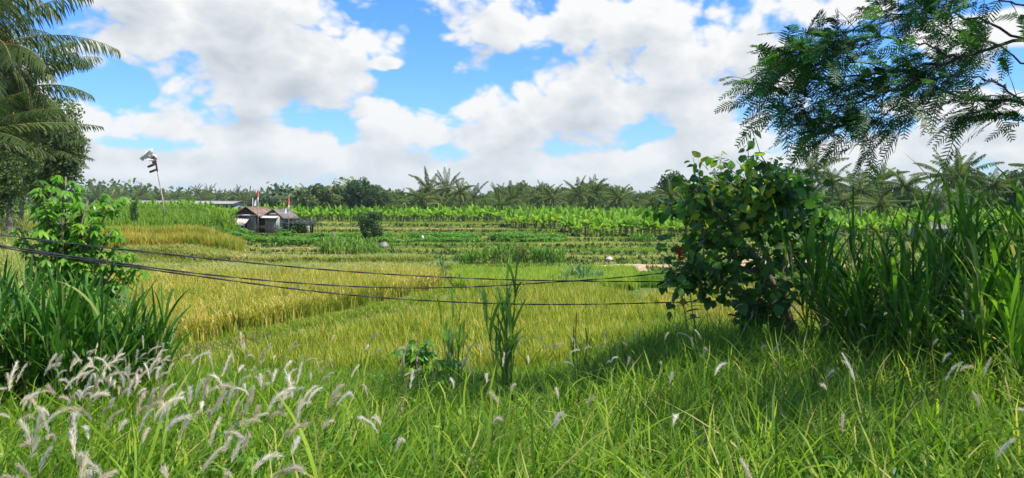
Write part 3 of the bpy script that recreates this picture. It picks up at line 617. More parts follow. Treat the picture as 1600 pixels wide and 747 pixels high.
# red flowers on thin stalks at the left of that tree
def ginger(px, py, d, lab, seed):
    x = XD(px, d); zt = EYE-(py-HZ)/F0*d; z0 = gz(x, d); root = empty('red_flower', (x, d, z0)); tag(root, lab, 'flower', 'red flowers by the tree')
    h = zt-z0; tt = np.linspace(0, 1, 8)
    tube(np.stack([.25*(1-tt)**2, 0*tt, h*tt], 1), np.linspace(.012, .006, 8), 5).obj('stalk', M_cane, root)
    n = 26; u = rng.random(n); P = np.stack([0*u, 0*u, h-.10+.16*u], 1); a = rng.uniform(0, 6.28, n)
    cards(P, np.stack([np.cos(a), np.sin(a), .8+u], 1), np.stack([-np.cos(a), -np.sin(a), 1+0*a], 1), .065, .035, rng.random(n)).obj('petals', M_flower, root)
    n = 12; u = rng.uniform(.35, .9, n); a = rng.uniform(0, 6.28, n); P = np.stack([.25*(1-u)**2, 0*u, h*u], 1)
    cards(P, np.stack([np.cos(a), np.sin(a), .3+0*a], 1), np.tile([0, 0, 1.], (n, 1)), .3, .09, rng.random(n)*.8).obj('leaves', M_hib, root)
ginger(1063, 397, 11.0, 'upper of two small red flowers left of the heart-leaved tree', 1)
ginger(1076, 408, 11.2, 'lower of two small red flowers left of the heart-leaved tree', 2)

# ------------------------------------------------------------------ feather-leaved tree reaching in from the right
def feather_leaf(mb, P0, D0_, L, npair, lw, ll, tint, droop=.35):
    n = len(P0); t = np.linspace(.12, 1, npair)
    D0_ = unit(D0_); S = unit(np.cross(D0_, np.array([0, 0, 1.])+rng.normal(0, .35, (n, 3)))); 
    ctr = P0[:, None]+D0_[:, None]*(L[:, None]*t)[..., None]+np.array([0, 0, -1.])*(droop*L[:, None]*t**2)[..., None]
    # rachis
    w = S*.004
    A = np.concatenate([P0[:, None], ctr], 1); k = A.shape[1]
    V = np.stack([A-w[:, None], A+w[:, None]], 2).reshape(-1, 3); base = np.arange(n)[:, None]*(2*k)+np.arange(k-1)[None]*2
    mb.add(V, np.stack([base, base+1, base+3, base+2], -1).reshape(-1, 4), .1)
    tg = unit(np.gradient(ctr, axis=1))
    for sgn in (-1, 1):
        l = (ll*L/.35)[:, None]*np.sin(np.pi*(.12+.83*t))[None]**.5*rng.uniform(.85, 1.1, (n, npair))
        dv = unit(S[:, None]*sgn+tg*.55+rng.normal(0, .1, (n, npair, 3))+np.array([0, 0, -.15]))
        tip = ctr+dv*l[..., None]; mid = ctr+dv*l[..., None]*.5; ww = tg*(lw/2)
        V = np.stack([ctr-ww*.5, ctr+ww*.5, mid+ww, tip+ww*.25, tip-ww*.25, mid-ww], 2).reshape(-1, 3)
        bb = np.arange(n*npair)*6
        F = np.concatenate([np.stack([bb, bb+1, bb+2, bb+5], 1), np.stack([bb+5, bb+2, bb+3, bb+4], 1)])
        mb.add(V, F, np.repeat(np.repeat(tint, npair), 6))
def feather_tree():
    D = 8.6; bx, by = 9.6, 10.5; bz = gz(bx, by)-.1
    root = empty('feather_leaved_tree', (bx, by, bz)); tag(root, 'feathery leaved tree reaching in from the upper right corner', 'tree')
    def W_(px, py, dd=0): d = D+dd; return np.array([(px-800)/F0*d-bx, d-by, EYE-(py-HZ)/F0*d-bz])
    fork = np.array([-.2, -.1, 4.6])
    mt = MB(); ml = MB()
    tube(np.array([[0, 0, 0], [.05, 0, 1.5], [-.05, 0, 3], fork, [.1, .2, 6.5], [.3, .5, 8.4]]), [.24, .2, .18, .16, .11, .05], 10, mb=mt, jit=.04)
    limbs = [([fork, W_(1750, 60, .6), W_(1600, 60, .3), W_(1500, 92, 0), W_(1420, 112, 0), W_(1330, 120, 0), W_(1250, 125, 0), W_(1190, 135, 0)], .075, 46),
             ([fork, W_(1760, 230, .3), W_(1600, 162, 0), W_(1500, 152, 0), W_(1440, 128, 0), W_(1370, 150, -.2), W_(1310, 170, -.2), W_(1275, 200, -.2)], .065, 46),
             ([W_(1600, 60, .3), W_(1530, 30, .4), W_(1460, 22, .5), W_(1400, 20, .5), W_(1320, 50, .3), W_(1260, 75, .3)], .04, 40),
             ([W_(1500, 92), W_(1450, 70, -.3), W_(1390, 60, -.4), W_(1300, 70, -.4), W_(1250, 85, -.4)], .032, 38),
             ([W_(1440, 128), W_(1400, 165, .2), W_(1370, 190, .3), W_(1330, 192, .3), W_(1295, 205, .3)], .03, 34),
             ([W_(1420, 112), W_(1360, 95, .4), W_(1290, 100, .5), W_(1220, 110, .5)], .03, 34),
             ([W_(1370, 150), W_(1310, 150, .2), W_(1250, 165, .2), W_(1215, 175, .2)], .025, 24),
             ([W_(1500, 152), W_(1465, 170, .3), W_(1440, 180, .3), W_(1400, 195, .4)], .02, 14),
             ([W_(1700, 40), W_(1600, 10, -.5), W_(1520, -15, -.5), W_(1450, 0, -.5)], .04, 34),
             ([W_(1700, 100), W_(1600, 100, .5), W_(1540, 60, .6), W_(1490, 50, .6), W_(1440, 90, .6)], .04, 34),
             ([W_(1700, 230), W_(1620, 195, 0), W_(1560, 180, 0), W_(1520, 170, .1)], .025, 26),
             ([W_(1600, 162), W_(1545, 120, -.3), W_(1490, 115, -.4), W_(1430, 130, -.5), W_(1380, 140, -.5)], .03, 30)]
    P0, D_ = [], []
    for L_, r0, nl in limbs:
        L_ = np.array(L_); s = np.linspace(0, 1, len(L_)); q = np.linspace(0, 1, 20)
        pts = np.stack([np.interp(q, s, L_[:, j]) for j in range(3)], 1); pts[1:-1] += rng.normal(0, .02, (18, 3))
        tube(pts, np.interp(q, [0, .4, 1], [r0*.42, r0*.24, r0*.08]), 7, mb=mt)
        for _ in range(nl):
            u = rng.uniform(.3, 1)**.75
            if len(L_) == 8: u = rng.uniform(.3, 1)
            p0 = np.array([np.interp(u, q, pts[:, j]) for j in range(3)]); tg = pts[min(19, int(u*19)+1)]-pts[int(u*19)-1]; tg = tg/np.linalg.norm(tg)
            dv = tg*.7+rng.normal(0, .6, 3); dv[2] *= .7; dv = dv/np.linalg.norm(dv); ln = rng.uniform(.1, .5)
            tw = np.array([p0, p0+dv*ln*.5+[0, 0, .02], p0+dv*ln]); tube(tw, [.006, .004, .002], 4, mb=mt)
            for u2 in rng.uniform(.2, 1, 5):
                P0.append(p0+dv*ln*u2); d2 = dv*.5+np.array([-.6, 0, .06])+rng.normal(0, .5, 3); D_.append(d2)
    P0 = np.array(P0); D_ = np.array(D_); hi_ = (P0[:, 2]+bz > 4.42) | ((P0[:, 0]+bx < 4.3) & (P0[:, 2]+bz > 4.15)); P0, D_ = P0[hi_], D_[hi_]; n = len(P0)
    keep = rng.random(n) < .42; P0, D_ = P0[keep], D_[keep]; n = len(P0)
    feather_leaf(ml, P0, D_, rng.uniform(.28, .48, n), 14, .020, .085, np.clip(rng.normal(.4, .25, n), 0, 1))
    # high unseen crown, shaped to shade the grass: coarse sprays of the same leaves
    hp, hd = [], []
    for _ in range(20):
        e = np.array([rng.uniform(-7.6, 2.5), rng.uniform(-7.0, 1.2), 0.]); e[2] = max(rng.uniform(6.2, 7.6), EYE+.34*(e[1]+by)+.9-bz)
        lim = np.array([[0, .1, 5.4], [e[0]*.4, e[1]*.4, 6.2], [e[0]*.75, e[1]*.75, e[2]-.2], e]); q = np.linspace(0, 1, 12)
        pts = np.stack([np.interp(q, np.linspace(0, 1, 4), lim[:, j]) for j in range(3)], 1)
        tube(pts, np.linspace(.07, .012, 12), 6, mb=mt)
        m_ = 62; u = rng.uniform(.25, 1, m_)**.7
        hp.append(np.stack([np.interp(u, q, pts[:, j]) for j in range(3)], 1)+rng.normal(0, .45, (m_, 3))*[1, 1, .3]); hd.append(rng.normal(0, 1, (m_, 3))*[1, 1, .2])
    hp = np.concatenate(hp); hd = np.concatenate(hd)
    wz = hp[:, 2]+bz; wy = hp[:, 1]+by; ok = wz > EYE+.30*wy+.25     # crown kept above the view
    hp, hd = hp[ok], hd[ok]; n = len(hp)
    feather_leaf(ml, hp, hd, rng.uniform(.4, .6, n), 9, .05, .12, np.clip(rng.normal(.4, .25, n), 0, 1), .15)
    mt.obj('trunk', M_darkbark, root, smooth=True); ml.obj('crown', M_feather, root)
feather_tree()

# ------------------------------------------------------------------ cassava
def palmate(mb, P, D_, L, tint, nl=6):
    n = len(P); D_ = unit(D_); pet = P+D_*L[:, None]*.7; pet[:, 2] -= L*.05
    S = unit(np.cross(D_, np.tile([0, 0, 1.], (n, 1))))
    w = S*.003; V = np.stack([P-w, P+w, pet+w, pet-w], 1).reshape(-1, 3); mb.add(V, np.arange(n*4).reshape(-1, 4), .95)
    for a in np.linspace(-2.0, 2.0, nl):
        d = D_*math.cos(a)+S*math.sin(a)+np.array([0, 0, -.55])
        cards(pet, d, np.tile([0, 0, 1.], (n, 1))+rng.normal(0, .15, (n, 3)), L*rng.uniform(.75, 1.05, n), L*.30, tint, mb, fold=.1, bend=.25)
def cassava(name, loc, stems, L, per, label, rs=.018, tn=.45):
    root = empty(name, loc); tag(root, label, 'shrub'); mt = MB(); ml = MB()
    for (a, b_, c_, r) in stems:
        tt = np.linspace(0, 1, 9); e = np.array([a, b_, c_]); pts = e*tt[:, None]*np.array([1, 1, 1.]); pts[:, :2] *= tt[:, None]**.6; pts += rng.normal(0, .012, (9, 3)); pts[0] = 0
        tube(pts, np.linspace(rs, rs*.4, 9), 6, mb=mt)
        u = rng.uniform(r, 1, per); P = np.stack([np.interp(u, tt, pts[:, j]) for j in range(3)], 1)+rng.normal(0, .04, (per, 3)); az_ = rng.uniform(0, 6.28, per)
        D_ = np.stack([np.cos(az_), np.sin(az_), rng.uniform(-.1, .8, per)], 1)
        palmate(ml, P, D_, L*rng.uniform(.7, 1.15, per), np.clip(rng.normal(tn, .2, per), 0, .92)+(rng.random(per) < .04)*.5)
    mt.obj('stems', M_bark, root, smooth=True); ml.obj('leaves', M_cass, root)
cassava('cassava_shrub', at(100, 12), [(-.35, 0, 3.25, .6), (-.1, .2, 3.3, .55), (.1, -.2, 3.1, .5), (.35, 0, 2.95, .5), (-.5, .3, 2.9, .6), (.75, 0, 2.5, .55), (.55, -.2, 2.6, .6), (-.1, -.3, 2.8, .6), (.95, .1, 2.15, .6), (.2, .3, 2.7, .6), (-.75, .1, 2.5, .6), (1.15, .2, 1.9, .6), (.6, .3, 3.0, .6)], .19, 38,
        'tall cassava shrub with drooping bright leaves behind the left cane clumps', .03)
cassava('cassava_shrub', at(650, 10.8), [(-.1, 0, .80, .6), (.02, .05, .92, .6), (.22, 0, .78, .65), (.42, .05, .6, .6)], .20, 9, 'small cassava plant beside the broken stick fence in the middle', .012)
# broken sticks by the small cassava
x, y, z = at(640, 10.5)
root = empty('stick_fence', (x, y, z)); tag(root, 'pale broken branch resting across two short stakes by the small cassava', 'fence')
tube([(.1, 0, 0), (.1, .02, .62)], .018, 6).obj('stake', M_bark, root); tube([(-.08, 0, .25), (-.085, .01, .66)], .012, 6).obj('stake', M_bark, root)
tube([(-.17, -.03, .36), (-.05, -.03, .365), (.08, -.03, .42), (.16, -.03, .45)], [.016, .02, .024, .02], 7, jit=.1).obj('rail', M_bamboo, root)

# ------------------------------------------------------------------ cables
def cable(pts, label):
    P = []
    for px, py in pts:
        d = np.interp(px, [-600, 0, 1250, 2000], [5.4, 6.5, 13, 17]); P.append(((px-800)/F0*d, d, EYE-(py-HZ)/F0*d))
    P = np.array(P); s = np.concatenate([[0], np.cumsum(np.linalg.norm(np.diff(P, axis=0), axis=1))])
    q = np.arange(0, s[-1], .05)
    for _ in range(1): Q = np.stack([np.interp(q, s, P[:, j]) for j in range(3)], 1)
    kk = np.ones(31)/31; Q2 = Q.copy()
    for j in range(3): Q2[15:-15, j] = np.convolve(Q[:, j], kk, 'valid')
    mb = MB()
    for ph in (0, math.pi):                                 # twisted pair
        off = np.stack([0*q, .005*np.sin(q*7+ph), .005*np.cos(q*7+ph)], 1); tube(Q2+off, .0052, 5, mb=mb)
    tag(mb.obj('cable', M_cable, smooth=True), label, 'cable', 'cables sagging across the fields')
cable([(-600, 270), (-300, 322), (0, 368), (200, 391), (400, 412), (560, 426), (700, 434), (850, 439), (1000, 440), (1100, 440), (1250, 437), (2000, 400)], 'uppermost black twisted cable, still highest at the left edge')
cable([(-600, 282), (-300, 335), (0, 384), (200, 414), (350, 433), (520, 447), (640, 451), (760, 448), (860, 441), (930, 437), (1010, 430), (1100, 419), (1250, 400), (2000, 310)], 'middle black twisted cable, rising to the right across the others')
cable([(-600, 285), (-300, 338), (0, 387), (200, 417), (350, 437), (480, 455), (600, 466), (700, 472), (820, 476), (900, 476), (1000, 474), (1130, 470), (1250, 463), (2000, 400)], 'lowest black twisted cable, sagging below the other two')

# ------------------------------------------------------------------ coconut palms
def palm_mesh(h, nf, fl, nleaf, lw, lean, droop=.75, seed=0, ll=.8, spread=None):
    mt, ml = MB(), MB(); tt = np.linspace(0, 1, 22)
    pts = np.stack([lean*tt**1.7, .2*lean*np.sin(tt*3), h*tt], 1); rr = .15*(1.25-.5*tt)+.010*np.sin(tt*180); rr[0] = .26
    tube(pts, rr, 9, mb=mt); top = pts[-1]
    for i in range(nf):
        az_ = i*2.399+rng.normal(0, .25); f = i/nf; el_ = math.radians(82-122*f**.95+rng.normal(0, 8)); L = fl*rng.uniform(.85, 1.1)*(.75+.35*math.sin(math.pi*min(1, f+.25)))
        s = np.linspace(0, 1, nleaf+1); dr = np.array([math.cos(az_), math.sin(az_), 0]); dp = droop*(.5+.6*f)
        el_s = el_-dp*s**1.3*1.5; ds = L/nleaf
        c = top+np.cumsum(np.stack([np.cos(el_s)*dr[0], np.cos(el_s)*dr[1], np.sin(el_s)], 1)*ds, 0)
        tg = unit(np.gradient(c, axis=0)); S = np.array([-dr[1], dr[0], 0]); U = np.cross(S, tg)*-1; U = np.where(U[:, 2:3] < 0, -U, U)
        tube(c[::max(1, nleaf//8)], np.linspace(.035, .008, len(c[::max(1, nleaf//8)])), 4, .97, mb=ml)
        base_t = np.clip(rng.normal(.45, .1)+.28*max(0, f-.75)/.25*(rng.random() < .8), 0, 1)
        for sg in (-1, 1):
            lf = ll*fl/4*np.sin(np.pi*(.10+.82*s))**.6*rng.uniform(.85, 1.1, len(s))
            hang = rng.uniform(.7, 1.3)
            dv = unit(S*sg+tg*.6+np.array([0, 0, -1.])*hang+rng.normal(0, .16, (len(s), 3)))
            dv2 = unit(dv+np.array([0, 0, -1.])*.7)
            m1 = c+dv*(lf*.5)[:, None]; m2 = m1+dv2*(lf*.5)[:, None]; w = tg*(lw/2)
            k = len(s); V = np.stack([c-w*.6, c+w*.6, m1+w, m1-w, m2+w*.15, m2-w*.15], 1).reshape(-1, 3); bb = np.arange(k)*6
            ml.add(V, np.concatenate([np.stack([bb, bb+1, bb+2, bb+3], 1), np.stack([bb+3, bb+2, bb+4, bb+5], 1)]), np.clip(base_t+rng.normal(0, .07), 0, 1))
    for i in range(7):                                      # coconuts
        a = rng.random()*6.28; p = top+np.array([math.cos(a)*.25, math.sin(a)*.25, -.15-.2*rng.random()]); zz = np.linspace(-1, 1, 5)
        tube(p+np.stack([0*zz, 0*zz, zz*.13], 1), .11*np.sqrt(1-zz**2*.97), 6, .9, mb=ml)
    return mt, ml
def palm_proto(name, args, mat):
    mt, ml = palm_mesh(*args); return (mt.mesh('trunk', M_palmbark, True), ml.mesh('crown', mat))
def palm_at(pr, loc, rz, sc, label, group, name='coconut_palm'):
    r = empty(name, loc, rz, sc); tag(r, label, 'palm tree', group)
    place('trunk', pr[0], (0, 0, 0), parent=r); place('crown', pr[1], (0, 0, 0), parent=r)
    return r
near = [palm_proto('np', (8.0, 34, 4.4, 56, .06, .5, .85, 0, .95), M_palm), palm_proto('np', (8.0, 36, 4.2, 56, .06, -.4, 1.0, 0, .95), M_palm)]
for (px, py, d, v, rz, lab) in [(-45, 75, 31, 0, .3, 'tallest coconut palm at the upper left corner'), (14, 150, 36, 1, 1.9, 'coconut palm below the tallest one at the left'),
                          (-40, 215, 29, 0, 3.3, 'lower coconut palm with yellowing fronds at the left edge'), (-75, 0, 34, 1, 4.4, 'coconut palm crown cut by the upper left corner'), (30, 245, 44, 1, 2.5, 'small coconut palm in front of the left broadleaf tree')]:
    x = XD(px, d); z0 = gz(x, d); zt = EYE-(py-HZ)/F0*d; sc = (zt-z0)/8.0
    r = palm_at(near[v], (x, d, z0), rz, 1, lab, 'coconut palms at the left'); r.children[0].scale = (1, 1, sc); r.children[1].scale = (.84,)*3; r.children[1].location = (0, 0, 8.0*(sc-.84))

far = [palm_proto('fp', (6.2, 22, 3.7, 26, .12, .6, .8, 0, .72), M_palmf), palm_proto('fp', (6.4, 24, 3.5, 26, .12, -.3, .95, 0, .72), M_palmf),
       palm_proto('fp', (6.0, 20, 3.8, 26, .12, .2, .7, 0, .75), M_palmf), palm_proto('fp', (6.4, 26, 3.3, 26, .12, -.7, 1.05, 0, .7), M_palmf)]
def far_palm(px, top, d, label, group):
    x = XD(px, d); z0 = gz(x, d)-.2; zt = EYE-(top-HZ)/F0*d; v = int(rng.integers(4)); sc = 1.0*rng.uniform(.9, 1.1)
    need = zt-2.6*sc-z0; r = palm_at(far[v], (x, d, z0), rng.uniform(0, 6.28), 1, label, group)
    hh = (6.2, 6.4, 6.0, 6.4)[v]; s = max(.25, need/hh)
    r.children[0].scale = (sc, sc, s); r.children[1].scale = (sc,)*3; r.children[1].location = (0, 0, hh*(s-sc))
    lx = (.6, -.3, .2, -.7)[v]
    return r
# middle line
for px, top, lab in [(672, 273, 'tallest coconut palm of the middle group'), (697, 276, 'second tall coconut palm of the middle group'), (722, 281, 'third coconut palm of the middle group, leaning fronds'), (742, 287, 'rightmost coconut palm of the middle group'), (655, 288, 'shorter coconut palm at the left of the middle group')]:
    far_palm(px, top, rng.uniform(135, 150), lab, 'coconut palms in the middle of the treeline')
gp = 'coconut palms along the treeline'; lp = 'coconut palm in the treeline beyond the banana rows'
for px in np.arange(470, 560, 15): far_palm(px+rng.normal(0, 4), rng.uniform(286, 300), rng.uniform(150, 165), lp, gp)
for px in np.arange(610, 800, 17): far_palm(px+rng.normal(0, 5), rng.uniform(292, 304), rng.uniform(135, 160), lp, gp)
for px in np.arange(785, 1050, 13): far_palm(px+rng.normal(0, 4), rng.uniform(286, 304), rng.uniform(120, 165), lp, gp)
for px in np.arange(1040, 1260, 17): far_palm(px+rng.normal(0, 5), rng.uniform(270, 296), rng.uniform(100, 125), lp, gp)
for px in np.arange(150, 400, 11): far_palm(px+rng.normal(0, 3), rng.uniform(293, 303), rng.uniform(230, 290), 'small distant coconut palm beyond the long pale roof', 'distant palms at the left')
for px in (905, 930, 965, 1050): far_palm(px, rng.uniform(276, 288), rng.uniform(120, 140), lp, gp)
rp = [(1268, 246, 88, 'slim tall coconut palm right of the heart-leaved tree'), (1300, 262, 92, 'coconut palm beside the slim tall one'), (1345, 268, 84, 'coconut palm with pale hanging fronds behind the slender cane'),
      (1385, 256, 88, 'full coconut palm above the cane thicket'), (1425, 262, 80, 'coconut palm left of the tallest cane leaves'), (1470, 252, 90, 'tall coconut palm behind the tallest cane leaves'),
      (1500, 250, 84, 'bushy coconut palm above the dark cane'), (1550, 264, 82, 'coconut palm near the right edge'), (1630, 236, 60, 'nearer coconut palm cut by the right edge'), (1240, 285, 95, 'low coconut palm behind the heart-leaved tree'),
      (1320, 288, 96, 'short coconut palm low behind the cane'), (1450, 284, 78, 'short full coconut palm showing yellow fronds'), (1525, 282, 92, 'short coconut palm under the bushy one'), (1370, 292, 76, 'short coconut palm in front of the full one')]
for px, top, d, lab in rp: far_palm(px, top-9, d, lab, 'coconut palms at the right')

# ------------------------------------------------------------------ broadleaf trees
def crown(R, nb, nl, s, mb=None, c=(0, 0, 0), flatb=.6):
    mb = mb or MB(); u = unit(rng.normal(0, 1, (nb, 3))); cb = u*rng.uniform(.35, .85, (nb, 1))*np.array(R); cb[:, 2] = np.maximum(cb[:, 2], -flatb*R[2])
    rb = rng.uniform(.28, .48, nb)*min(R)
    i = rng.integers(nb, size=nl); v = unit(rng.normal(0, 1, (nl, 3))); P = cb[i]+v*(rb[i]*rng.uniform(.55, 1.12, nl)**.6)[:, None]+np.array(c)
    n = unit(v+rng.normal(0, .6, (nl, 3))); A = unit(np.cross(n, rng.normal(0, 1, (nl, 3)))); B = np.cross(n, A); ss_ = s*rng.uniform(.5, 1.2, nl)
    flat4(P, A*ss_[:, None]*.5, B*ss_[:, None]*.35, np.clip(.5+rng.normal(0, .2, nb)[i]+rng.normal(0, .12, nl), 0, 1), mb); return mb, cb+np.array(c)
def tree_proto(R, hb, nb, nl, s, mat, layers=None):
    mt, ml = MB(), MB(); H = hb+R[2]
    if layers:
        cs = []
        for (cx, cz, rx, rz_) in layers:
            _, cb = crown((rx, rx*.8, rz_), nb, nl, s, ml, (cx, 0, cz)); cs.append([cx, 0, cz])
        cs = np.array(cs)
    else:
        _, cs = crown(R, nb, nl, s, ml, (0, 0, H))
    tube(np.array([[0, 0, 0], [.1, 0, hb*.5], [0, .1, hb], [.05, 0, H*.9]]), [R[0]*.09, R[0]*.07, R[0]*.055, R[0]*.02], 8, mb=mt)
    for c in cs[::2]:
        p0 = np.array([0, .05, hb*.8]); tube(np.array([p0, p0*.4+c*.6+[0, 0, -.1], c]), [R[0]*.035, R[0]*.02, R[0]*.006], 5, mb=mt)
    return mt.mesh('trunk', M_bark, True), ml.mesh('crown', mat), H+R[2]
T1 = tree_proto((3.2, 3, 2.8), 2.5, 26, 5200, .42, M_broad); T2 = tree_proto((2.6, 2.6, 3.2), 2.2, 24, 4600, .40, M_broad2)
T3 = tree_proto((3.8, 3.6, 2.2), 3.0, 28, 5200, .45, M_broad2)
T4 = tree_proto((4, 4, 3), 4, 9, 700, .4, M_broad, layers=[(-2.6, 7.6, 1.8, .4), (0, 8.5, 2.4, .45), (2.4, 7.9, 1.9, .4), (-3.2, 5.6, 1.4, .35), (1.2, 6.6, 2.0, .4), (3.2, 6.4, 1.3, .35)])
TN = tree_proto((3.2, 3.0, 3.6), 3.0, 40, 16000, .24, M_broad2)
TS = tree_proto((1.0, 1.0, 1.2), .35, 16, 3200, .16, M_broad)
def tree_at(pr, px, top, d, label, group=None, wide=1., name='broadleaf_tree', cat='tree'):
    x = XD(px, d); z0 = gz(x, d)-.15; zt = EYE-(top-HZ)/F0*d; s = (zt-z0)/pr[2]
    r = empty(name, (x, d, z0), rng.uniform(-.5, .5)); tag(r, label, cat, group)
    place('trunk', pr[0], (0, 0, 0), 0, (s*wide, s*wide, s), r); place('crown', pr[1], (0, 0, 0), 0, (s*wide, s*wide, s), r); return r
gb = 'broadleaf trees along the treeline'
tree_at(T4, 450, 287, 140, 'flat layered umbrella shaped tree above the shacks', gb)
tree_at(T1, 562, 282, 140, 'large dark round tree left of the middle palms', gb)
tree_at(T1, 588, 293, 138, 'dark tree touching the large round one', gb, .8)
tree_at(T2, 500, 284, 150, 'tall narrow tree between umbrella tree and round tree', gb)
tree_at(T2, 527, 285, 152, 'olive tree left of the large dark round tree', gb)
tree_at(T3, 797, 290, 205, 'pale hazy round tree right of the middle palms', gb); tree_at(T1, 848, 290, 210, 'hazy dark tree beside the pale one', gb, 1.1); tree_at(T3, 872, 294, 212, 'low hazy tree at the end of the pale pair', gb)
tree_at(T1, 1050, 272, 115, 'dark tree rising left of the heart-leaved tree', gb)
tree_at(T1, 1590, 268, 95, 'dark tree at the far right edge', gb, 1.1); tree_at(T2, 1515, 258, 100, 'narrow dark tree between right hand palms', gb)
lb = 'low bushy tree filling the treeline between palms'; gb2 = 'bushy trees filling the treeline'
for px in np.arange(395, 1250, 17): tree_at([T2, T3, T1][int(rng.integers(3))], px+rng.normal(0, 6), (rng.uniform(296, 306) if px > 485 and not 640 < px < 770 else rng.uniform(303, 309)), rng.uniform(165, 190), lb, gb2, 1.2)
for px in np.arange(1240, 1700, 34): tree_at([T2, T3, T1][int(rng.integers(3))], px+rng.normal(0, 6), rng.uniform(290, 304), rng.uniform(100, 115), 'low bushy tree under the right hand palms', 'bushy trees under the right hand palms', 1.3)
for px in np.arange(150, 400, 20): tree_at([T2, T3][int(rng.integers(2))], px+rng.normal(0, 6), rng.uniform(300, 306), rng.uniform(270, 310), 'distant low tree beyond the long pale roof', 'distant trees at the left', 1.3)
tree_at(TN, 60, 135, 44, 'leafy olive broadleaf tree among the left palms', 'broadleaf trees at the left')
tree_at(TN, 72, 190, 45, 'leafy tree reaching right of the left palms', 'broadleaf trees at the left', 1.1)
tree_at(TN, -18, 225, 28, 'rounded green tree hiding the trunks of the left palms', 'broadleaf trees at the left')
tree_at(TN, 15, 205, 40, 'lower leafy tree under the left palms', 'broadleaf trees at the left'); tree_at(TN, -60, 150, 42, 'leafy tree cut by the left edge', 'broadleaf trees at the left')
tree_at(TS, 580, 326, 56, 'small dark bushy tree standing alone on the terraces', wide=.88, name='young_tree'); 
tree_at(TS, 567, 340, 63, 'thin brownish sapling left of the lone small tree', wide=.35, name='young_tree')
tree_at(TS, 209, 311, 55, 'slim shrub in front of the long pale roof', wide=.35, name='slim_shrub', cat='shrub')
tree_at(TS, 503, 363, 54, 'small upright shrub below the shacks', wide=.45, name='upright_shrub', cat='shrub')
# far wood: one mass behind
mb = MB(); n = 26000; x = rng.uniform(-420, 420, n); y = rng.uniform(320, 380, n); top = 9+2.5*np.sin(x*.06)+2*np.sin(x*.17+1)+1.2*np.sin(x*.41); z = rng.uniform(-2, 1, n)+rng.random(n)**.5*top
P = np.stack([x, y, z], 1); A = unit(rng.normal(0, 1, (n, 3)))*1.1; B = unit(np.cross(A, rng.normal(0, 1, (n, 3))))*.8
flat4(P, A, B, rng.random(n), mb); tag(mb.obj('far_wood', M_broad2), 'far hazy wood closing the valley', 'wood', kind='stuff')

# ------------------------------------------------------------------ banana rows
def banana_proto(h, nl, seed):
    ms, ml = MB(), MB(); tt = np.linspace(0, 1, 6); tube(np.stack([.1*tt**2, 0*tt, h*.40*tt], 1), np.linspace(.11, .07, 6), 7, mb=ms)
    top = np.array([.1, 0, h*.38])
    for i in range(nl):
        az_ = i*2.4+rng.normal(0, .3); el_ = math.radians(rng.uniform(80, 88) if i < 3 else rng.uniform(30, 72)); L = rng.uniform(.7, 1.05)*h*.66; ns = 6; s = np.linspace(0, 1, ns+1)
        dr = np.array([math.cos(az_), math.sin(az_)]); e = el_-rng.uniform(.7, 1.5)*s**1.4*(0.35 if i < 3 else 1)
        c = top+np.concatenate([[[0, 0, 0]], np.cumsum(np.stack([np.cos(e)*dr[0], np.cos(e)*dr[1], np.sin(e)], 1)[:-1]*L/ns, 0)])
        tg = unit(np.gradient(c, axis=0)); S = np.array([-dr[1], dr[0], 0]); w = (.19*h/2.3)*np.array([.12, .65, 1, 1.05, .95, .65, .05])[:ns+1]
        up = np.cross(S, tg); up = np.where(up[:, 2:3] < 0, -up, up); f = rng.uniform(-.15, .35)
        V = np.stack([c+S*w[:, None]+up*(w*f)[:, None], c, c-S*w[:, None]+up*(w*f)[:, None]], 1).reshape(-1, 3)
        F = [(j*3+k, j*3+k+1, j*3+k+4, j*3+k+3) for j in range(ns) for k in range(2)]
        ml.add(V, F, np.clip(rng.normal(.5, .2), 0, .93) if i < nl-1 or rng.random() < .6 else 1)
    return ms.mesh('pseudostem', M_banstem, True), ml.mesh('leaves', M_ban), ms, ml
bp_ = [banana_proto(rng.uniform(1.7, 2.3), 11, i) for i in range(6)]
# front rows as individual plants
pos = []
def edge(px): return np.interp(px, [380, 560, 770, 800, 860, 900, 1300, 1500], [92, 92, 90, 76, 74, 64, 63, 62])
for row in range(5):
    for px in np.arange(385, 1300, 11):
        q = px+rng.normal(0, 3); d = edge(q)+row*2.4+rng.normal(0, .5); pos.append((q, d))
allp = sorted(pos, key=lambda a: a[1]-edge(a[0])); cand = allp[:280]
for q, d in cand:
    x = XD(q, d); z = gz(x, d); ms, ml, _, _ = bp_[int(rng.integers(6))]; s = rng.uniform(.7, 1.12)
    r = place('banana_plant', ms, (x, d, z-.03), rng.uniform(0, 6.28), s); tag(r, 'banana plant in the front rows of the grove beyond the terraces', 'banana plant', 'banana plants in the front rows'); place('leaves', ml, (0, 0, 0), parent=r)
mb = MB(); rest = []
for px in np.arange(150, 1700, 9):
    for row in range(9):
        q = px+rng.normal(0, 3); d = (edge(q) if q > 370 else 95)+ (12 if 385 < q < 1300 else 2)+row*3.4+rng.normal(0, .7); rest.append((q, d))
for q, d in rest:
    _, _, ms, ml = bp_[int(rng.integers(6))]; x = XD(q, d); z = gz(x, d)*1.0; s = rng.uniform(.75, 1.05)*(.72 if q < 370 else .95); a = rng.uniform(0, 6.28); ca, sa = math.cos(a), math.sin(a)
    M_ = np.array([[ca, sa, 0], [-sa, ca, 0], [0, 0, 1]])*s
    for src, mi in ((ms, 1), (ml, 0)):
        V = np.concatenate(src.V)@M_+np.array([x, d, z-.03]); mb.add(V, np.concatenate(src.F), np.concatenate(src.T), mi)
tag(mb.obj('banana_grove', [M_ban, M_banstem]), 'deep green banana grove behind the front rows', 'banana grove', kind='stuff')

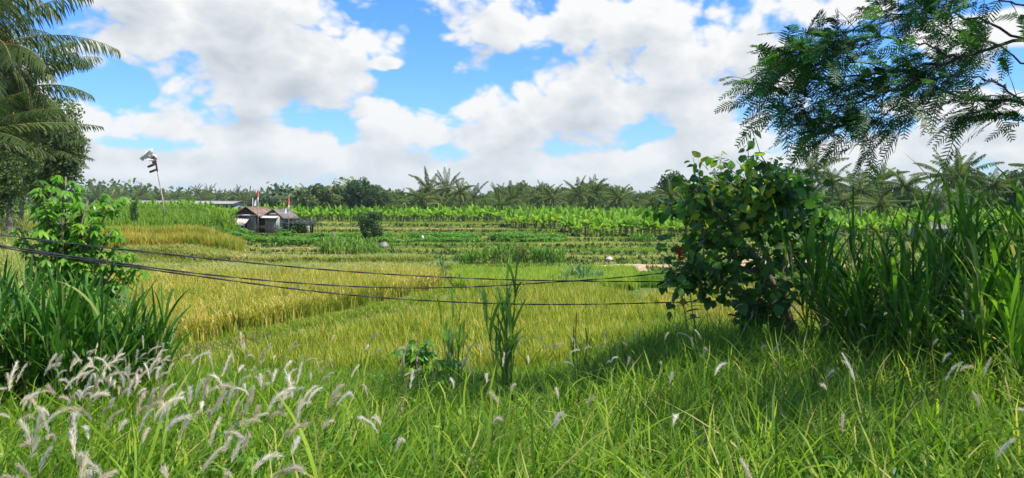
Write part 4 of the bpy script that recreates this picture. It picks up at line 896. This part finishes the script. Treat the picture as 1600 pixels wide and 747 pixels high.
# ------------------------------------------------------------------ shacks
def sheet(mb, a, b_, c, d, th=.03, n=14, amp=.02, tint=.5):
    """corrugated sheet with corners a,b (low edge) and d,c (high edge)"""
    a, b_, c, d = map(lambda q: np.asarray(q, float), (a, b_, c, d)); nrm = np.cross(b_-a, d-a); nrm /= np.linalg.norm(nrm)
    if nrm[2] < 0: nrm = -nrm
    u = np.linspace(0, 1, n*2+1); off = amp*np.cos(np.arange(n*2+1)*math.pi)
    lo = a+(b_-a)*u[:, None]+nrm*off[:, None]; hi = d+(c-d)*u[:, None]+nrm*off[:, None]; k = len(u)
    V = np.concatenate([lo, hi, lo-nrm*th, hi-nrm*th]); F = []
    for i in range(k-1):
        F += [(i, i+1, k+i+1, k+i), (2*k+i+1, 2*k+i, 3*k+i, 3*k+i+1), (i+1, i, 2*k+i, 2*k+i+1), (k+i, k+i+1, 3*k+i+1, 3*k+i)]
    F += [(0, k, 3*k, 2*k), (2*k-1, k-1, 3*k-1, 4*k-1)]
    mb.add(V, F, tint); return mb
def planks(mb, x0, x1, y, z0, z1, n, th=.03):
    w = (x1-x0)/n
    for i in range(n): box(mb, (x0+w*(i+.5), y+rng.normal(0, .006), (z0+z1)/2+rng.normal(0, .015)), (w*.93, th, z1-z0), tint=rng.random())
hx, hy = XD(400, 68), 68; hz_ = gz(hx, hy)
A_ = empty('shack', (hx, hy, hz_), -.30, .95); tag(A_, 'left shack with a rusty brown gable roof and a faded awning', 'shack', 'shacks among the terraces')
m = MB(); planks(m, -.1, .9, -1.2, 0, 1.75, 7); m.obj('plank_wall', M_greywood, A_)
m = MB(); box(m, (-1.25, 0, .95), (.05, 2.4, 1.9)); box(m, (.93, 0, .95), (.05, 2.4, 1.9)); box(m, (-.15, 1.2, .95), (2.15, .05, 1.9)); m.obj('wall', M_darkwood, A_)
m = MB(); box(m, (-.15, .1, .03), (2.2, 2.3, .06)); m.obj('floor', M_concrete, A_)
m = MB(); mm = m; sheet(m, (-1.65, -1.5, 1.80), (-1.65, 1.5, 1.80), (-.1, 1.5, 2.62), (-.1, -1.5, 2.62), n=14); sheet(m, (1.45, -1.5, 1.72), (1.45, 1.5, 1.72), (-.06, 1.5, 2.63), (-.06, -1.5, 2.63), n=14); m.obj('roof', M_rust, A_)
m = MB(); m.add([(-1.25, -1.18, 1.9), (.95, -1.18, 1.9), (.05, -1.18, 2.48), (-.25, -1.18, 2.48), (-1.25, -1.13, 1.9), (.95, -1.13, 1.9), (.05, -1.13, 2.48), (-.25, -1.13, 2.48)], [(0, 1, 2, 3), (5, 4, 7, 6), (0, 4, 5, 1), (3, 2, 6, 7), (0, 3, 7, 4), (1, 5, 6, 2)]); m.obj('gable', M_darkwood, A_)
m = MB(); box(m, (-.15, -1.26, 1.84), (2.9, .04, .13)); m.obj('fascia', M_pinksheet, A_)
m = MB(); sheet(m, (-1.9, -2.2, 1.0), (.35, -2.2, .92), (.25, -1.3, 1.58), (-1.7, -1.3, 1.62), n=7, amp=.04); m.obj('awning', M_pinksheet, A_)
for px_ in (-1.75, .25): tube([(px_, -2.1, 0), (px_, -2.1, .98)], .035, 6).obj('post', M_greywood, A_)
m = MB(); box(m, (-.45, -1.5, .45), (.55, .2, .75), rz=.1); m.obj('hanging_tarp', M_blue_s, A_)
m = MB(); box(m, (.55, -1.65, .38), (.9, .4, .05)); box(m, (.2, -1.65, .18), (.05, .3, .36)); box(m, (.9, -1.65, .18), (.05, .3, .36)); m.obj('bench', M_greywood, A_)
hx, hy = XD(437, 67), 67; hz_ = gz(hx, hy)
B_ = empty('shack', (hx, hy, hz_), -.42, .93); tag(B_, 'right shack with a plank door and a pale concrete side wall', 'shack', 'shacks among the terraces')
m = MB(); box(m, (.0, .02, .87), (1.7, 2.0, 1.74)); m.obj('wall', M_concrete, B_)
m = MB(); planks(m, -.82, .55, -1.03, .02, 1.45, 9, .05); dr_ = m.obj('door', M_greywood, B_)
m = MB(); box(m, (.15, -1.08, .75), (.12, .04, .03)); m.obj('latch', M_darkwood, dr_)
m = MB(); box(m, (-.12, -1.06, 1.52), (1.5, .08, .10)); m.obj('beam', M_bark, B_)
m = MB(); sheet(m, (-1.0, -1.5, 1.62), (.75, -1.5, 1.62), (.75, -.95, 1.80), (-1.0, -.95, 1.80), n=8); m.obj('canopy', M_white, B_)
m = MB(); sheet(m, (-1.05, -1.0, 1.85), (-1.05, 1.3, 1.85), (0, 1.3, 2.42), (0, -1.0, 2.42), n=12); sheet(m, (1.3, -1.0, 1.55), (1.3, 1.3, 1.55), (.04, 1.3, 2.43), (.04, -1.0, 2.43), n=12); m.obj('roof', M_darksheet, B_)
m = MB(); m.add([(-.85, -.9, 1.75), (.85, -.9, 1.75), (.1, -.9, 2.3), (-.1, -.9, 2.3), (-.85, -.85, 1.75), (.85, -.85, 1.75), (.1, -.85, 2.3), (-.1, -.85, 2.3)], [(0, 1, 2, 3), (5, 4, 7, 6), (0, 4, 5, 1), (3, 2, 6, 7), (0, 3, 7, 4), (1, 5, 6, 2)]); m.obj('gable', M_darkwood, B_)
m = MB(); box(m, (0, -.94, 1.98), (.9, .03, .08)); m.obj('slat', M_pinksheet, B_)
hx, hy = XD(471, 66.5), 66.5; hz_ = gz(hx, hy)
D_ = empty('lean_to', (hx, hy, hz_), -.1); tag(D_, 'low dark lean-to hung with black netting, right of the shacks', 'shelter')
m = MB(); sheet(m, (-1.3, -.9, 1.05), (1.3, -.9, .95), (1.3, .9, 1.25), (-1.3, .9, 1.35), n=10); m.obj('roof', M_net, D_)
for (a, c) in ((-1.2, -.8), (-.4, -.8), (.5, -.8), (1.2, -.8), (-1.2, .8), (1.2, .8)): tube([(a, c, 0), (a, c, 1.02)], .04, 6).obj('post', M_darkwood, D_)
m = MB(); box(m, (-.4, .75, .5), (2.4, .04, 1.0)); m.obj('netting', M_net, D_); m = MB(); box(m, (-.85, -.83, .62), (.75, .03, .7)); m.obj('netting', M_net, D_)
m = MB(); box(m, (.92, -.86, .48), (.32, .04, .95)); m.obj('pale_sheet', M_concrete, D_)
n = 500; P = rng.normal(0, 1, (n, 3))*[.55, .25, .22]+[.1, -.7, .75]; cards(P, rng.normal(0, 1, (n, 3)), rng.normal(0, 1, (n, 3)), .16, .1, rng.random(n)).obj('creeper', M_broad, D_)

# ------------------------------------------------------------------ poles and flags
def flag(px, ptop, pbot, d, ftop, label):
    x = XD(px, d); z0 = gz(x, d); zt = EYE-(ptop-HZ)/F0*d; r = empty('flag_pole', (x, d, z0)); tag(r, label, 'flag pole', 'flag poles at the shacks')
    h = zt-z0; tube([(0, 0, 0), (.02, 0, h*.5), (.05, 0, h)], [.035, .028, .015], 7).obj('pole', M_bamboo, r)
    nn = 9; s = np.linspace(0, 1, nn); fh = 1.1
    for nm, mat_, a0, a1 in (('red_half', M_red, 0, .55), ('white_half', M_white, .55, 1.)):
        V = []; 
        for q in np.linspace(a0, a1, 5):
            for k in range(nn): V.append((.06-s[k]*(.16+.24*q), .06*math.sin(s[k]*7+q*5), h-.1-q*fh*1.15-s[k]*.3))
        V = np.array(V); V2 = V+[0, .012, 0]; F = [(i*nn+k, i*nn+k+1, (i+1)*nn+k+1, (i+1)*nn+k) for i in range(4) for k in range(nn-1)]
        mb = MB(); mb.add(V, F); mb.add(V2, F); mb.obj(nm, mat_, r)
flag(403, 293, 375, 65.5, 0, 'taller bamboo pole with a limp red and white flag at the left shack')
flag(451, 305, 371, 65, 0, 'shorter bamboo pole with a limp red and white flag at the right shack')
x, y, z = at(383, 70); tube([(0, 0, 0), (.25, 0, 2.4), (.5, 0, 4.3)], [.03, .03, .05], 6).obj('leaning_pole', M_darkwood, loc=(x, y, z)); tag(bpy.data.objects['leaning_pole'], 'dark bare pole leaning right behind the left shack', 'pole')
x, y, z = at(395, 69.5); tube([(0, 0, 0), (0, 0, 3.3)], [.02, .02], 6).obj('thin_pole', M_white, loc=(x, y, z)); tag(bpy.data.objects['thin_pole'], 'thin white pole rising from the left shack', 'pole')
# bird scaring wind pole
d = 60; x = XD(258, d); z = gz(x, d); k = d/F0
def q_(px, py): return np.array([(px-258)*k, 0, EYE-(py-HZ)/F0*d-z])
r = empty('bird_scarer', (x, d, z)); tag(r, 'tall leaning pole with a white plastic bag and dark rattle boards at its top', 'bird scarer')
tube([q_(258, 345), q_(254, 310), q_(248, 280), q_(243, 255), q_(240, 247)], [.07, .055, .04, .03, .025], 7).obj('pole', M_bamboo, r)
for a, c in (((231, 261), (243, 256)), ((234, 269), (244, 265))):
    A1, A2 = q_(*a), q_(*c); tube([A1, (A1+A2)/2, A2], [.09, .10, .09], 6).obj('rattle_board', M_darkwood, r)
tube([q_(246, 268), q_(243, 252), q_(240, 245)], [.05, .08, .05], 6).obj('vane', M_darkwood, r)
mb = MB()
nu, nv_ = 15, 9; V = []
for i in range(nu):
    for j in range(nv_):
        u, v = i/(nu-1), j/(nv_-1)-.5; wd = (.25+.75*math.sin(math.pi*min(1, u*.8+.1)))*(1+.25*math.sin(u*17+j))
        c = q_(242-21*u, 250-10*math.sin(u*2.4)+4*u*u); sag = .22*math.sin(v*7+u*6)
        V.append(c+np.array([v*wd*.35+.08*math.sin(j*2.1+i), sag, v*wd*.75+.10*math.sin(i*1.3+j*.9)]))
V = np.array(V); V = np.concatenate([V, V+[0, .02, 0]]); F = []
for i in range(nu-1):
    for j in range(nv_-1):
        q0 = i*nv_+j; F += [(q0, q0+1, q0+nv_+1, q0+nv_), (q0+nu*nv_, q0+nv_+nu*nv_, q0+nv_+1+nu*nv_, q0+1+nu*nv_)]
mb.add(V, F); mb.obj('plastic_bag', M_bag, r)
mb = MB(); pr_ = [q_(240, 247), q_(236, 243), q_(238, 256), q_(242, 258)]; mb.add(pr_+[p_+np.array([0, .05, 0]) for p_ in pr_], [(0, 1, 2, 3), (4, 7, 6, 5), (0, 4, 5, 1), (1, 5, 6, 2), (2, 6, 7, 3), (3, 7, 4, 0)]); mb.obj('red_ribbon', M_red, r)

# ------------------------------------------------------------------ long roof, far shed, small things
d = 118; x0, x1 = XD(163, d), XD(366, d); z = gz((x0+x1)/2, d); zt = EYE-(313-HZ)/F0*d; zb = EYE-(316.5-HZ)/F0*d
r = empty('long_shed', ((x0+x1)/2, d, z)); tag(r, 'long low farm building with a pale roof beyond the left field', 'building'); L_ = (x1-x0)/2
m = MB(); box(m, (0, 3, (zb-z)/2), (2*L_-.8, 5, zb-z)); m.obj('wall', M_concrete, r)
m = MB(); sheet(m, (-L_, -.3, zb-z-.12), (L_, -.3, zb-z-.2), (L_, 3, zt-z-.1), (-L_, 3, zt-z), n=60); sheet(m, (-L_, 6.3, zb-z), (L_, 6.3, zb-z), (L_, 3.02, zt-z-.1), (-L_, 3.02, zt-z), n=60); m.obj('roof', M_roofg, r)
for u in np.linspace(-.92, .92, 12): m = MB(); box(m, (u*L_, .47, zb-z-.9), (1.2, .05, .7)); m.obj('window', M_darkwood, r)
d = 56; x, y, z = at(1452, d); r = empty('field_shed', (x, y, z), .2); tag(r, 'small grey shed half hidden behind the cane thicket', 'shed')
m = MB(); box(m, (0, 0, .6), (1.8, 1.6, 1.2)); m.obj('wall', M_greywood, r); m = MB(); sheet(m, (-1.2, -1.1, 1.15), (1.2, -1.1, 1.15), (1.2, 1.1, 1.6), (-1.2, 1.1, 1.6)); m.obj('roof', M_darksheet, r)
m = MB(); box(m, (.2, -.82, .5), (.6, .05, .95)); m.obj('door', M_darkwood, r)
def rock(loc, s, mat, name, label, cat):
    u = np.linspace(0, math.pi, 9); v = np.linspace(0, 2*math.pi, 13)[:-1]; V = []
    for a in u:
        for c in v: V.append((math.sin(a)*math.cos(c), math.sin(a)*math.sin(c), math.cos(a)))
    V = np.array(V); V = V*(1+.14*np.sin(V[:, :1]*5+1)+.1*np.cos(V[:, 1:2]*6)+.08*np.sin(V[:, 2:]*7+2)); V *= s
    F = [(i*12+j, i*12+(j+1) % 12, (i+1)*12+(j+1) % 12, (i+1)*12+j) for i in range(8) for j in range(12)]
    mb = MB(); mb.add(V, F); o = mb.obj(name, mat, smooth=True, loc=loc); tag(o, label, cat)
x, y, z = at(600, 51.5); rock((x, y, z+.18), (.36, .3, .26), M_rock, 'boulder', 'grey boulder at the edge of the terraces', 'boulder')
x, y, z = at(952, 43.8); rock((x, y, z+.1), (.2, .15, .13), M_sack, 'white_sack', 'small whitish sack lying on the terrace edge', 'sack')
x, y, z = at(660, 58); rock((x, y, z+.45), (.12, .1, .16), M_white, 'plastic_scrap', 'tiny white plastic scrap in the leafy crop', 'plastic')
x, y, z = at(520, 54); tube([(0, 0, 0), (.02, 0, .4), (.05, 0, .75), (.08, 0, .95)], [.12, .15, .13, .05], 7, jit=.2).obj('stump', M_bark, loc=(x, y, z)); tag(bpy.data.objects['stump'], 'reddish brown stump right of the small upright shrub', 'stump')
x, y, z = at(1525, 9.0); 
n = 14; P = rng.normal(0, 1, (n, 3))*[.03, .02, .06]+[0, 0, 1.13+.0]; cards(P, rng.normal(0, .4, (n, 3))+[0, 0, -1], rng.normal(0, 1, (n, 3)), .13, .05, .95).obj('withered_leaf', leafmat('withered', [(0, (.5, .36, .08)), (1, (.62, .46, .12))], .3), loc=(x, y, z)); tag(bpy.data.objects['withered_leaf'], 'withered yellow leaf bunch caught in the dark cane', 'leaf')
bpy.data.objects['camera'].name = 'camera'

# ------------------------------------------------------------------ haze
def world_bounds():
    lo, hi = 9e9, -9e9
    for o in COL.objects:
        if o.type == 'MESH': lo = min(lo, min((o.matrix_world@Vector(c))[2] for c in o.bound_box)); hi = max(hi, max((o.matrix_world@Vector(c))[2] for c in o.bound_box))
    return lo, hi
bpy.context.view_layer.update(); lo, hi = world_bounds()
m = MB(); box(m, (0, 1800, (lo-1+hi+1)/2), (5400, 5000, hi-lo+2)); hzo = m.obj('haze', None)
mh = bpy.data.materials.new('haze'); mh.use_nodes = True; t = mh.node_tree; t.nodes.clear()
vol = t.nodes.new('ShaderNodeVolumePrincipled'); vol.inputs['Density'].default_value = .00017; vol.inputs['Color'].default_value = (.80, .88, .96, 1)
oo = t.nodes.new('ShaderNodeOutputMaterial'); t.links.new(vol.outputs[0], oo.inputs['Volume'])
hzo.data.materials.clear(); hzo.data.materials.append(mh); tag(hzo, 'thin pale haze over the valley', 'haze', kind='stuff')
